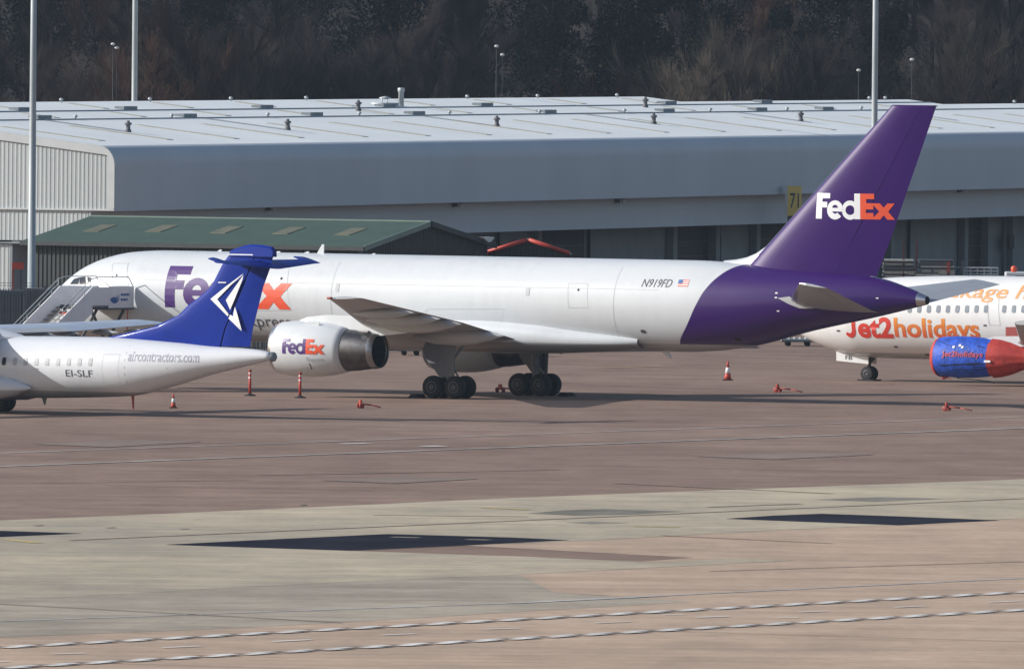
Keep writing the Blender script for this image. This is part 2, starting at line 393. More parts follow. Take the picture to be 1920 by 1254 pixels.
# corrugated gable facing the camera
def corr(name, ya, yb, zlo, zhi, mat, x=0., pitch=.24, dep=.014):
    V = []; Fc = []; k = 0; y = ya
    while y < yb:
        for yy, dd in ((y, 0), (y + pitch * .55, 0), (y + pitch * .65, -dep), (y + pitch * .9, -dep)):
            V += [(x + dd, yy, zlo(yy)), (x + dd, yy, zhi(yy))]
        y += pitch
    for i in range(len(V) // 2 - 1): Fc.append((2 * i, 2 * i + 2, 2 * i + 3, 2 * i + 1))
    return mesh(name, V, Fc, mat, wh, fix=False)
corr('gable_cladding', .40, 17.5, lambda y: ZA, lambda y: rz(y) - .36, m_clad)
corr('gable_cladding', 1.5, 17.5, lambda y: ZB + .1, lambda y: ZA - .08, m_clad, x=.03)
corr('gable_cladding', 5.9, 17.5, lambda y: 0, lambda y: ZB - .1, m_clad, x=.06)
MB().box(-.10, 0, .0, 17.6, ZA - .08, ZA).make('ledge', m_trim, wh)
MB().box(-.10, 0, 1.36, 17.6, ZB - .08, ZB + .02).make('ledge', m_lead, wh)
pr2 = [(y, z) for y, z in prof if z < ZE + .2] + [(17.9, rz(17.9))]
V = []; Fc = []
for y, z in pr2: V.append((-.09, y, z + .02)); V.append((.12, y, z + .02))
inner = [(max(y, .42) if z < ZE - .2 else max(y, .55), min(z, rz(y) - .42)) for y, z in pr2]
for y, z in inner: V.append((-.09, y, z)); V.append((.12, y, z))
K = len(pr2)
for i in range(K - 1):
    Fc += [(2 * i, 2 * i + 2, 2 * i + 3, 2 * i + 1), (2 * i, 2 * (K + i), 2 * (K + i) + 2, 2 * i + 2)]
mesh('verge_trim', V, Fc, m_trim, wh, fix=False)
# gutters / walkway lines along the roof
for yy in (14.2, 10.9):
    for x0, x1 in ((0, 134), (134, 177), (177, 240)):
        if yy > 13.2 and x0 > 150: continue
        V = []
        MB().box(x0, x1, yy - .09, yy + .09, rz(yy) - .02, rz(yy) + .05).make('roof_gutter', m_lead, wh)
# rooflights in rows down the slope
for row, (ya, yb) in enumerate(((2.7, 8.5), (11.6, 13.6), (15.0, 17.2))):
    x = 5. + row * 3
    k = 0
    while x < 238:
        lim = 18 if x < 133 else (15.4 if x < 176 else 13.1)
        if yb < lim:
            e = .10 if row == 0 else .07
            V = [(x - .45, ya, rz(ya) + .03), (x + .45, ya, rz(ya) + .03), (x + .45, yb, rz(yb) + .03), (x - .45, yb, rz(yb) + .03)]
            V += [(a, b, c - .06) for a, b, c in V]
            mesh('rooflight', V, [(0, 1, 2, 3), (0, 4, 5, 1), (1, 5, 6, 2), (2, 6, 7, 3), (3, 7, 4, 0)], m_rlight, wh)
        x += 10.0 if row == 0 else 13.0
for x in (17.0, 41.0, 75.5, 102.9, 130.2, 158, 186):
    V = [(x - .2, 5.9, rz(5.9) + .035), (x + .2, 5.9, rz(5.9) + .035), (x + .2, 10.8, rz(10.8) + .035), (x - .2, 10.8, rz(10.8) + .035)]
    mesh('roof_flashing', V, [(0, 1, 2, 3)], m_lead, wh)
# cowled vents, finials, hatches, chimney
def vent(x, y, h=.62, r=.12):
    z = rz(y); mb = MB()
    mb.rev([(z - .1, r * 1.5), (z + .12, r * 1.4), (z + .14, r), (z + h * .6, r), (z + h * .62, r * 1.6), (z + h * .8, r * 1.6), (z + h * .82, r * .8), (z + h, r * .6)], (x, y, 0), 'z', 14, True)
    mb.make('roof_vent', m_vent, wh, True)
for x, y in ((17.0, 5.9), (41.0, 5.8), (75.5, 6.1), (102.9, 6.3), (130.2, 6.6), (71.6, 13.1), (121.1, 13.3), (186, 6.3)): vent(x, y)
vd = MB().rev([(0, .05), (.14, .05), (.16, .12), (.24, .12), (.3, .02)], (0, 0, 0), 'z', 8, True)
fin0 = None
for px, row in [(335 / 2.916, 1), (820 / 2.916, 1), (1262 / 2.916, 1), (1674 / 2.916, 1), (413 / 2.916, 0), (940 / 2.916, 0), (1465 / 2.916, 0), (674, 0), (843, 0), (1012, 0), (1171, 0), (1332, 0),
                (574, 1), (876, 1), (1008, 1), (1157, 1), (1476, 0), (1615, 0), (1660, 2), (1902, 3), (1630, 2)]:
    y = {0: 10.95, 1: 17.6, 2: 15.3, 3: 13.0}[row]
    # find L on the roof at that depth whose picture x matches
    lo, hi = -20, 240
    for _ in range(30):
        mid = (lo + hi) / 2; q = wc + wdx * mid + wdy * y; q[2] = rz(y)
        if proj(q)[0] < px: lo = mid
        else: hi = mid
    if fin0 is None: f_ = fin0 = vd.make('roof_finial', m_galv, wh, True)
    else: f_ = fin0.copy(); COL.objects.link(f_)
    f_.location = (mid, y, rz(y) - .03)
for px, row in [(38, 1), (236, 1), (492, 1), (75, 0), (348, 0), (585, 0), (777, 0), (640 + 82, 1), (905, 1), (1024, 0), (1246, 0), (1420, 0), (1250, 1), (1430, 3), (1545, 0)]:
    y = {0: 11.6, 1: 14.8, 3: 14.9}[row]
    lo, hi = -20, 240
    for _ in range(30):
        mid = (lo + hi) / 2; q = wc + wdx * mid + wdy * y; q[2] = rz(y)
        if proj(q)[0] < px: lo = mid
        else: hi = mid
    MB().box(mid - 1.0, mid + 1.0, y - .3, y + .3, rz(y) - .1, rz(y) + .16).make('smoke_hatch', m_lead, wh, bevel=.02)
x, y, _z = roofL(752, 199)
mb = MB().rev([(_z - .2, .17), (_z + .8, .155), (_z + .82, .2), (_z + 1.03, .2), (_z + 1.05, .16)], (x, y, 0), 'z', 18, True)
mb.make('flue_pipe', m_galv, wh, True)
x, y, _z = roofL(722, 197)
mb = MB(); mb.box(x - .9, x + .9, y - .5, y + .5, _z - .1, _z + .12); mb.tube((x - .5, y, _z), (x - .5, y, _z + .45), .03); mb.tube((x + .4, y, _z), (x + .4, y, _z + .45), .03)
mb.rev([(_z + .32, .05), (_z + .36, .34), (_z + .42, .34), (_z + .5, .06)], (x, y, 0), 'z', 14, True); mb.make('roof_fan', m_galv, wh, True)
# bulkhead lamps under the upper wall
for px, py in ((500, 391), (850, 384), (1155, 377), (1797, 357)):
    L, z = facL(px, py, 1.36)
    lm = MB().box(L - .2, L + .2, .95, 1.36, z - .1, z + .14).make('wall_lamp', m_vent, wh, bevel=.02)
    MB().prism([(.78, z + .06), (1.0, z + .12), (1.0, z - .12), (.88, z - .14)], L - .34, L + .34, 'x').make('lamp_glass', m_trim, lm)
# dock doors and piers set in the recessed ground floor
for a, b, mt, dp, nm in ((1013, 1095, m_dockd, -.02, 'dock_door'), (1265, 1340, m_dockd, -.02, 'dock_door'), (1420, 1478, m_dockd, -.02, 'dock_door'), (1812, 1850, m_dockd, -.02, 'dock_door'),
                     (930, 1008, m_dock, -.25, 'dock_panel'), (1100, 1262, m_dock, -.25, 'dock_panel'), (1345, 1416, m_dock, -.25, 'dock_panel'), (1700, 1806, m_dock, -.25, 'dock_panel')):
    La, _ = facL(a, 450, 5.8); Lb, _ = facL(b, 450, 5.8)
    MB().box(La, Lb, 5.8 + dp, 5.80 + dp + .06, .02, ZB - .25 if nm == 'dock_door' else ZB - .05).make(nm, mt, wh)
    if nm == 'dock_door':
        for k in range(1, 5): MB().box(La + .05, Lb - .05, 5.8 + dp - .03, 5.8 + dp, k * .85, k * .85 + .04).make('door_rail', m_vent, wh)
for a in (1008, 1262, 1342, 1418, 1670, 1808, 1852, 1898):
    La, _ = facL(a, 450, 5.2); MB().box(La - .35, La + .35, 5.05, 5.5, 0, ZB).make('dock_column', m_dock, wh)
La, zz = facL(1897, 455, 5.0); MB().box(La - .45, La + .45, 4.98, 5.04, zz - .35, zz + .45).make('notice_board', m_dockd, wh)
# stand number sign on the front
La, zt = facL(1490, 349, -.9); _, zb_ = facL(1490, 405, -.9)
sg = empty('stand_sign', tuple(wc + wdx * La + wdy * -.9 + np.array([0, 0, zb_])), 0, 'yellow box sign reading 71 fixed to the warehouse front left of the purple fin', 'sign')
m_ysign = plain('yellow_sign_face', (.88, .62, .16), .5, var=.06)
sw = 26 / 32. ; sh = zt - zb_
MB().box(-sw / 2, sw / 2, 0, .5, 0, sh).make('sign_box', m_ysign, sg)
MB().box(-sw / 2 - .14, -sw / 2 - .003, -.02, .52, -.02, sh + .02).make('side_panel', m_trim, sg)
MB().box(-sw / 2, sw / 2, .1, .4, -.45, -.003).make('bracket', m_vent, sg)

# ------------------------------------------------------------------ flat print helper
def flat_text(body, bold=0., font_size=1.):
    cu = bpy.data.curves.new('t', 'FONT'); cu.body = body; cu.size = font_size; cu.offset = bold; cu.fill_mode = 'BOTH'; cu.dimensions = '2D'; cu.resolution_u = 3
    return _tomesh(cu)
def _tomesh(cu):
    ob = bpy.data.objects.new('t', cu); COL.objects.link(ob)
    bpy.context.view_layer.update()
    dg = bpy.context.evaluated_depsgraph_get(); me = bpy.data.meshes.new_from_object(ob.evaluated_get(dg))
    bpy.data.objects.remove(ob); bpy.data.curves.remove(cu); return me
def flat_poly(polys):
    cu = bpy.data.curves.new('p', 'CURVE'); cu.dimensions = '2D'; cu.fill_mode = 'BOTH'
    for pl in polys:
        s = cu.splines.new('POLY'); s.points.add(len(pl) - 1)
        for i, (x, y) in enumerate(pl): s.points[i].co = (x, y, 0, 1)
        s.use_cyclic_u = True
    return _tomesh(cu)
def bend(me, fn, name, mat, parent, cell=None, norm=None):
    """cut a flat mesh into cells and lay it on a surface: fn(x, y) -> point"""
    bm = bmesh.new(); bm.from_mesh(me); bpy.data.meshes.remove(me)
    xs = [v.co.x for v in bm.verts]; ys = [v.co.y for v in bm.verts]
    if norm:   # (x0, x1, y0, y1): stretch to this box; None keeps
        ax, bx_, ay, by_ = min(xs), max(xs), min(ys), max(ys)
        for v in bm.verts:
            v.co.x = norm[0] + (v.co.x - ax) / (bx_ - ax) * (norm[1] - norm[0])
            if norm[2] is not None: v.co.y = norm[2] + (v.co.y - ay) / (by_ - ay) * (norm[3] - norm[2])
    if cell:
        for ax in (0, 1):
            lo = min(v.co[ax] for v in bm.verts); hi = max(v.co[ax] for v in bm.verts); t = math.floor(lo / cell) * cell + cell
            while t < hi:
                co = [0, 0, 0]; no = [0, 0, 0]; co[ax] = t; no[ax] = 1
                bmesh.ops.bisect_plane(bm, geom=bm.verts[:] + bm.edges[:] + bm.faces[:], plane_co=co, plane_no=no); t += cell
    for v in bm.verts: v.co = Vector([float(q) for q in fn(v.co.x, v.co.y)])
    m2 = bpy.data.meshes.new(name); bm.to_mesh(m2); bm.free()
    return link(name, m2, mat, parent)
bend(flat_text('71', .01), lambda x, y: (x, -.012, y), 'lettering', m_dgrey, sg, norm=(-.26, .26, sh * .26, sh * .76))

# ------------------------------------------------------------------ green shed
m_green = plain('green_roof_sheet', (.036, .072, .056), .8, var=.15, scale=.8)
m_gdark = plain('dark_green_cladding', (.030, .036, .038), .6, var=.15)
m_tan = plain('tan_rooflight', (.13, .13, .085), .6, var=.2)
m_gtrim = plain('pale_green_trim', (.15, .21, .18), .5, var=.1)
SA = math.radians(-28)
s0 = at_depth(680, 463, 855); s0[2] = 0
sdx = np.array([math.cos(SA), math.sin(SA), 0]); sdy = np.array([-math.sin(SA), math.cos(SA), 0])
sh_ = empty('green_shed', tuple(s0), SA, 'low shed with green pitched roof and tan rooflights behind the nose of the freighter', 'shed')
SL, SW = 19.2, 13.4; E0, R0_ = 5.17, 6.3
def corr2(name, par, p0, d, length, z0, z1, mat, out, pitch=.25, dep=.04):
    V = []; k = 0; n = int(length / pitch)
    for i in range(n):
        for f, dd in ((0, 0), (.5, 0), (.6, dep), (.9, dep)):
            s = (i + f) * pitch; x = p0[0] + d[0] * s + out[0] * dd; y = p0[1] + d[1] * s + out[1] * dd
            V += [(x, y, z0(s)), (x, y, z1(s))]
    return mesh(name, V, [(2 * i, 2 * i + 2, 2 * i + 3, 2 * i + 1) for i in range(len(V) // 2 - 1)], mat, par, fix=False)
corr2('wall', sh_, (-SL, 0), (1, 0), SL, lambda s: 0, lambda s: E0 - .12, m_gdark, (0, -1))
corr2('wall', sh_, (0, 0), (0, 1), SW, lambda s: 0, lambda s: min(E0 + (R0_ - E0) * s / 6.7, R0_ - (R0_ - E0) * (s - 6.7) / 6.7), m_gdark, (1, 0))
MB().box(-SL, -SL + .1, .01, SW, 0, E0).make('rear_wall', m_gdark, sh_)
def slope(y): return E0 + (R0_ - E0) * (y / 6.7) if y < 6.7 else R0_ - (R0_ - E0) * (y - 6.7) / 6.7
for ya, yb in ((-.35, 6.7), (6.7, 13.75)):
    V = [(x, y, slope(y) + dz) for x in (-SL - .3, .25) for y in (ya, yb) for dz in (.12, 0)]
    mesh('roof', V, [(0, 4, 6, 2), (1, 3, 7, 5), (0, 2, 3, 1), (4, 5, 7, 6), (2, 6, 7, 3), (0, 1, 5, 4)], m_green, sh_)
MB().box(-SL - .35, .3, -.48, -.36, E0 - .16, E0 + .04).make('gutter', m_gdark, sh_)
MB().box(-SL - .3, .28, 6.6, 6.8, R0_ + .09, R0_ + .17).make('ridge_cap', m_gtrim, sh_)
for ya, yb in ((-.35, 6.62), (13.75, 6.78)):
    V = [(x, y, slope(y) + dz) for x in (.254, .32) for y in (ya, yb) for dz in (.15, -.12)]
    mesh('verge_trim', V, [(0, 4, 6, 2), (1, 3, 7, 5), (0, 2, 3, 1), (4, 5, 7, 6), (2, 6, 7, 3), (0, 1, 5, 4)], m_gtrim if ya < 0 else m_gdark, sh_)
for px, py in ((187, 428.5), (303, 429), (424, 431.5), (541, 433), (657, 435)):
    n_ = np.array([0, 0, 1.]) - (R0_ - E0) / 6.7 * sdy; q = on_plane(px, py, s0 + np.array([0, 0, E0 + .12]), n_) - s0
    x, y = float(q @ sdx), float(q @ sdy)
    V = [(a, b, slope(b) + .15) for a, b in ((x - .45, y - .95), (x + .45, y - .95), (x + .45, y + .95), (x - .45, y + .95))]; V += [(a, b, c - .05) for a, b, c in V]
    mesh('rooflight', V, [(0, 1, 2, 3), (0, 4, 5, 1), (1, 5, 6, 2), (2, 6, 7, 3), (3, 7, 4, 0)], m_tan, sh_)
# small white lamp on the shed's shaded end
gl = on_plane(905, 449, s0 + sdx * .1, sdx) - s0
MB().prism([(float(gl @ sdy) - .7, float(gl[2]) + .12), (float(gl @ sdy) + .55, float(gl[2]) + .12), (float(gl @ sdy) + .2, float(gl[2]) - .1), (float(gl @ sdy) - .1, float(gl[2]) - .14)], .08, .5, 'x').make('flood_lamp', m_trim, sh_)

# ------------------------------------------------------------------ small gabled store with red roof edge
q0 = at_depth(990, 449, 868); zr_ = float(q0[2]); q1 = at_depth(912, 474, 868); ze_ = float(q1[2]); hw_ = float(q0[0] - q1[0])
rs = empty('small_store', (float(q0[0]), 868, 0), 0, 'small dark gabled store with bright red roof edges behind the freighter', 'shed')
corr2('wall', rs, (-hw_ + .1, 0), (1, 0), 2 * hw_ - .2, lambda s: 0, lambda s: zr_ - .08 - abs(s - hw_ + .1) / hw_ * (zr_ - ze_), m_gdark, (0, -1), .2)
MB().prism([(-hw_, ze_ - .1), (0, zr_ - .1), (hw_ + .05, ze_ - .1), (hw_ + .05, 0), (-hw_, 0)], .06, 6).make('side_wall', m_gdark, rs)
for s in (-1, 1):
    V = [(s * a, b, c) for b in (-.1, 6.1) for a, c in ((0.002, zr_ - .02), (hw_ + .12, ze_ - .06), (hw_ + .12, ze_ - .1), (0.002, zr_ - .07))]
    mesh('roof', V, [(0, 1, 2, 3), (4, 7, 6, 5), (0, 4, 5, 1), (1, 5, 6, 2), (2, 6, 7, 3), (0, 3, 7, 4)], m_green, rs)
    MB().tube((s * .03, -.2, zr_ - .01), (s * (hw_ + .02), -.2, ze_ + .02), .105, n=10).make('red_edge', m_red, rs, True)
MB().rev([(-.14, .02), (-.1, .13), (0, .17), (.1, .13), (.14, .02)], (-hw_ - .02, -.2, ze_ - .0), 'x', 12).make('red_knob', m_red, rs, True)

# ------------------------------------------------------------------ floodlight masts
def mast(px, Y, rb, rt, hgt, lab, pyb):
    p = at_depth(px, pyb, Y)
    e = empty('floodlight_mast', (float(p[0]), Y, 0), 0, lab, 'mast', 'tall grey floodlight masts')
    MB().rev([(0, rb * 1.9), (.06, rb * 1.9), (.065, rb * 1.02), (hgt * .5, (rb + rt) / 2), (hgt, rt)], (0, 0, 0), 'z', 20, True).make('mast_pole', m_pole, e, True)
    mb = MB(); mb.box(-1.6, 1.6, -.1, .1, hgt - .2, hgt); 
    mb.make('crossarm', m_galv, e)
    for i in range(4): MB().box(-1.5 + i * .85, -1.05 + i * .85, -.35, -.11, hgt - .45, hgt - .05).make('floodlight', m_galv, e)
mast(59, 850, .21, .115, 26, 'nearest tall grey mast at the left edge in front of the ribbed warehouse gable', 520)
mast(252, 1010, .19, .14, 30, 'tall grey mast rising behind the left half of the warehouse roof', 190)
mast(1640, 872, .175, .125, 28, 'tall grey mast rising directly above the leading edge of the purple fin', 200)

# street lamps on the road behind
def street_lamp(px, py, lab, Y=1142, arm=0.):
    p = at_depth(px, py, Y)
    e = empty('street_lamp', (float(p[0]), Y, 0), 0, lab, 'street lamp', 'street lamps behind the warehouse')
    z = float(p[2]); MB().rev([(0, .05), (z, .02)], (0, 0, 0), 'z', 8, True).make('lamp_post', m_gdark, e, True)
    MB().rev([(-.15, .02), (-.1, .08), (.06, .10), (.15, .03)], (0, 0, z + .03), 'x', 12).make('lamp_head', m_trim, e, True)
for px, py, lab in ((931, 88, 'slim street lamp, taller one of the close pair above the roof centre'), (942, 104, 'slim street lamp, shorter one of the close pair above the roof centre'),
                    (212, 84, 'small street lamp head at the far left, left and higher of its pair'), (219, 91, 'small street lamp head at the far left, right and lower of its pair'),
                    (1610, 133, 'small street lamp head just left of the right-hand mast'), (1710, 113, 'small street lamp head right of the right-hand mast before brown scrub')):
    street_lamp(px, py, lab)

# ------------------------------------------------------------------ woodland on the hillside
m_tw = [plain('grey_brown_twigs', (.040, .033, .032), .85, var=.35, scale=.4), plain('rust_brown_twigs', (.060, .036, .028), .85, var=.3, scale=.4),
        plain('pale_tan_twigs', (.080, .068, .056), .85, var=.3, scale=.4), plain('dark_brown_twigs', (.018, .0145, .0145), .85, var=.35, scale=.4)]
m_ev = [plain('dark_evergreen_leaves', (.004, .0065, .0065), .8, var=.4, scale=.5), plain('deep_green_leaves', (.006, .010, .0075), .8, var=.4, scale=.5)]
m_trunk = plain('tree_bark', (.024, .020, .019), .9, var=.3)
for _m in m_tw + m_ev + [m_trunk]: _m.node_tree.nodes['Principled BSDF'].inputs['Specular IOR Level'].default_value = 0
def twig(V, Fc, p, q, r, n=3):
    p = Vector(p); q = Vector(q); d = (q - p).normalized(); a = d.orthogonal().normalized(); b = d.cross(a); k = len(V)
    for i in range(n):
        t = 2 * math.pi * i / n; V.append(tuple(p + (a * math.cos(t) + b * math.sin(t)) * r))
    V.append(tuple(q))
    for i in range(n): Fc.append((k + i, k + (i + 1) % n, k + n))
def rot(v, ang, az):
    v = v.normalized(); a = v.orthogonal().normalized(); b = v.cross(a)
    return v * math.cos(ang) + (a * math.cos(az) + b * math.sin(az)) * math.sin(ang)
def bare_tree(seed, H, spread, upright, twigs=9):
    R = random.Random(seed); tb = MB(); lean = R.uniform(-.06, .06)
    top = Vector((lean * H, R.uniform(-.05, .05) * H, H * .72)); tb.tube((0, 0, -.6), (top.x * .5, top.y * .5, H * .4), H * .018, H * .012, 6)
    tb.tube((top.x * .5, top.y * .5, H * .4), top, H * .012, H * .004, 5)
    V = []; Fc = []
    for i in range(15):
        t = R.uniform(.14, .98); base = top * t if t > .5 else Vector((top.x * t, top.y * t, top.z * t))
        az = R.uniform(0, 6.283); el = R.uniform(*upright); ln = H * spread * (1.15 - .55 * t) * R.uniform(.7, 1.15)
        d = Vector((math.cos(az) * math.cos(el), math.sin(az) * math.cos(el), math.sin(el)))
        mid = base + d * ln * .5; d2 = (d + Vector((0, 0, .45))).normalized(); end = mid + d2 * ln * .55
        tb.tube(base, mid, H * .006, H * .004, 4, False); twig(V, Fc, mid, end, H * .004)
        for j in range(9):
            s = R.uniform(.2, 1); b0 = base.lerp(mid, s * 2) if s < .5 else mid.lerp(end, s * 2 - 1)
            dd = rot(d2, R.uniform(.25, .85), R.uniform(0, 6.283)); dd = (dd + Vector((0, 0, .35))).normalized()
            l2 = ln * R.uniform(.25, .48); e2 = b0 + dd * l2; twig(V, Fc, b0, e2, .024)
            for k in range(twigs * 2):
                s2 = R.uniform(.15, 1); b3 = b0.lerp(e2, s2); d3 = rot(dd, R.uniform(.15, .8), R.uniform(0, 6.283)); d3 = (d3 + Vector((0, 0, .3))).normalized()
                twig(V, Fc, b3, b3 + d3 * R.uniform(.7, 1.6), .013)
    return tb, (V, Fc)
def evergreen(seed, H, W):
    R = random.Random(seed); tb = MB(); tb.tube((0, 0, -.6), (0, 0, H * .8), H * .018, H * .005, 6)
    V = []; Fc = []
    lobes = [(Vector((R.uniform(-.25, .25) * W, R.uniform(-.25, .25) * W, H * (.25 + .7 * i / 9))), W * (.52 - .38 * i / 9) * R.uniform(.75, 1.2)) for i in range(10)]
    for c, r in lobes:
        for k in range(600):
            d = Vector((R.gauss(0, 1), R.gauss(0, 1), R.gauss(0, .7))).normalized() * r * R.uniform(.6, 1.12); p = c + d; s = R.uniform(.08, .17)
            a = Vector((R.gauss(0, 1), R.gauss(0, 1), R.gauss(0, 1))).normalized(); b = a.orthogonal().normalized(); i0 = len(V)
            V += [tuple(p + a * s), tuple(p + b * s * .6), tuple(p - a * s * .8), tuple(p - b * s * .6)]; Fc.append((i0, i0 + 1, i0 + 2, i0 + 3))
    return tb, (V, Fc)
kinds = []
for i in range(7): kinds.append(('bare', *bare_tree(10 + i, 12, .36, (.5, 1.2))))
for i in range(3): kinds.append(('scrub', *bare_tree(40 + i, 8, .62, (.25, 1.1), 12)))
for i in range(3): kinds.append(('evergreen', *evergreen(60 + i, 12, 6.5)))
kd = []
for nm, tb, (V, Fc) in kinds:
    me1 = bpy.data.meshes.new(nm + '_trunk'); me1.from_pydata(tb.v, [], tb.f)
    me2 = bpy.data.meshes.new(nm + '_crown'); me2.from_pydata(V, [], Fc); kd.append((nm, me1, me2))
TR = random.Random(5); _cm = {}
def plant(x, y, ki, mat, sc_, rzz, lab, grp, z=None):
    nm, m1, m2 = kd[ki]; key = (ki, mat.name)
    if key not in _cm:
        mm = m2.copy(); mm.materials.append(mat); _cm[key] = mm
    if not m1.materials: m1.materials.append(m_trunk)
    e = empty({'bare': 'bare_tree', 'scrub': 'bare_scrub_tree', 'evergreen': 'evergreen_tree'}[nm], (x, y, (hill_z(x, y) if z is None else z) - .1), rzz, lab, 'tree', grp)
    e.scale = (sc_ * TR.uniform(.9, 1.1), sc_, sc_ * TR.uniform(.92, 1.1))
    t = bpy.data.objects.new('trunk', m1); COL.objects.link(t); t.parent = e
    c = bpy.data.objects.new('crown', _cm[key]); COL.objects.link(c); c.parent = e
G = {'bare': ('leafless grey brown tree in the dark wood on the hillside', 'bare trees filling the wood'),
     'evergreen': ('dark evergreen tree in the wood on the hillside', 'dark evergreens in the wood'),
     'rust': ('leafless tree with rust brown twigs in the dark wood', 'rusty bare trees in the wood')}
rows = [(1185, 5.2), (1200, 5.4), (1216, 5.6), (1234, 5.8), (1254, 6.0), (1276, 6.2), (1300, 6.4), (1326, 6.8), (1354, 7.2), (1386, 7.6), (1420, 8.), (1458, 8.6)]
for ri, (Y, dx_) in enumerate(rows):
    hwid = 960 / F * Y * 1.12; x = -hwid + TR.uniform(0, 3)
    while x < hwid:
        yy = Y + TR.uniform(-6, 6); u = 960 + x / Y * F
        evp = .12 + .16 * min(1, ri / 5) + (.35 if (u < 330 and ri > 2) or 1000 < u < 1250 else 0) + (.2 if 1650 < u and ri > 4 else 0)
        r = TR.random()
        if r < evp: plant(x, yy, 10 + TR.randrange(3), m_ev[TR.random() < .4], TR.uniform(.85, 1.25), TR.uniform(0, 6.28), *G['evergreen'])
        elif r > .93: plant(x, yy, TR.randrange(7), m_tw[1], TR.uniform(.7, 1.05), TR.uniform(0, 6.28), *G['rust'])
        else: plant(x, yy, TR.randrange(7), m_tw[TR.choice([0, 0, 3, 3]) if ri > 3 else TR.choice([0, 0, 0, 3])], TR.uniform(.8, 1.25), TR.uniform(0, 6.28), *G['bare'])  # back rows get more dark twigs: shade put into their colour
        x += dx_ * TR.uniform(.75, 1.3)
# paler twiggy crowns standing forward of the dark wood: (px centre, px top, scale)
front = [(300, 62, 1.45, 1, 'broad rust brown leafless tree between the left masts'), (395, 50, 1.5, 1, 'tall rust topped leafless tree right of the second mast'),
         (360, 78, 1.35, 2, 'pale grey brown twiggy tree under the rust crown'), (460, 72, 1.35, 2, 'pale twiggy tree right of the rust topped tree'), (540, 95, 1.2, 0, 'grey brown twiggy tree above the roof left of the flue'),
         (235, 105, 1.15, 2, 'low pale twiggy tree just left of the second mast'), (120, 110, 1.1, 0, 'grey twiggy tree right of the left edge mast'),
         (620, 85, 1.3, 0, 'upright grey brown tree above the roof left of the flue pipe'), (690, 70, 1.35, 0, 'tall grey brown tree above the flue pipe'), (800, 75, 1.3, 0, 'upright grey brown tree right of the flue pipe'),
         (1140, 150, .7, 1, 'small rust coloured bush behind the roof end'), (1260, 112, 1.05, 2, 'pale tan twiggy tree behind the roof step'), (1330, 95, 1.15, 2, 'tan twiggy tree right of the roof step'),
         (1400, 80, 1.3, 2, 'taller tan twiggy tree behind the right roof'), (1460, 60, 1.4, 0, 'grey brown tree left of the right-hand mast'), (1560, 100, 1.1, 0, 'grey brown tree close left of the right-hand mast'),
         (1730, 92, 1.2, 2, 'pale tan tree left in the rounded scrub at right'), (1800, 76, 1.3, 2, 'tallest pale tan tree of the rounded scrub at right'), (1870, 88, 1.25, 0, 'grey tan twiggy tree in the rounded scrub at right'), (1925, 110, 1.1, 2, 'pale tan tree cut by the right edge')]
for i, (px, py, s_, mi, lab) in enumerate(front):
    Y = 1168 + (i % 3) * 4; p = at_depth(px, py, Y); ztop = float(p[2]); k = 7 + i % 3
    x_ = float(p[0]); plant(x_, Y, k, m_tw[mi], (ztop - hill_z(x_, Y)) / 8.3, TR.uniform(0, 6.28), lab, None)
# ------------------------------------------------------------------ aircraft tools
def pchip(xs, ys):
    xs = np.array(xs, float); ys = np.array(ys, float); h = np.diff(xs); dl = np.diff(ys) / h; m = np.zeros(len(xs))
    m[0] = dl[0]; m[-1] = dl[-1]
    for i in range(1, len(xs) - 1):
        if dl[i - 1] * dl[i] > 0: w1 = 2 * h[i] + h[i - 1]; w2 = h[i] + 2 * h[i - 1]; m[i] = (w1 + w2) / (w1 / dl[i - 1] + w2 / dl[i])
    def f(x):
        x = np.clip(x, xs[0], xs[-1]); i = np.clip(np.searchsorted(xs, x) - 1, 0, len(xs) - 2); t = (x - xs[i]) / h[i]
        return (2 * t**3 - 3 * t**2 + 1) * ys[i] + (t**3 - 2 * t**2 + t) * h[i] * m[i] + (-2 * t**3 + 3 * t**2) * ys[i + 1] + (t**3 - t**2) * h[i] * m[i + 1]
    return f
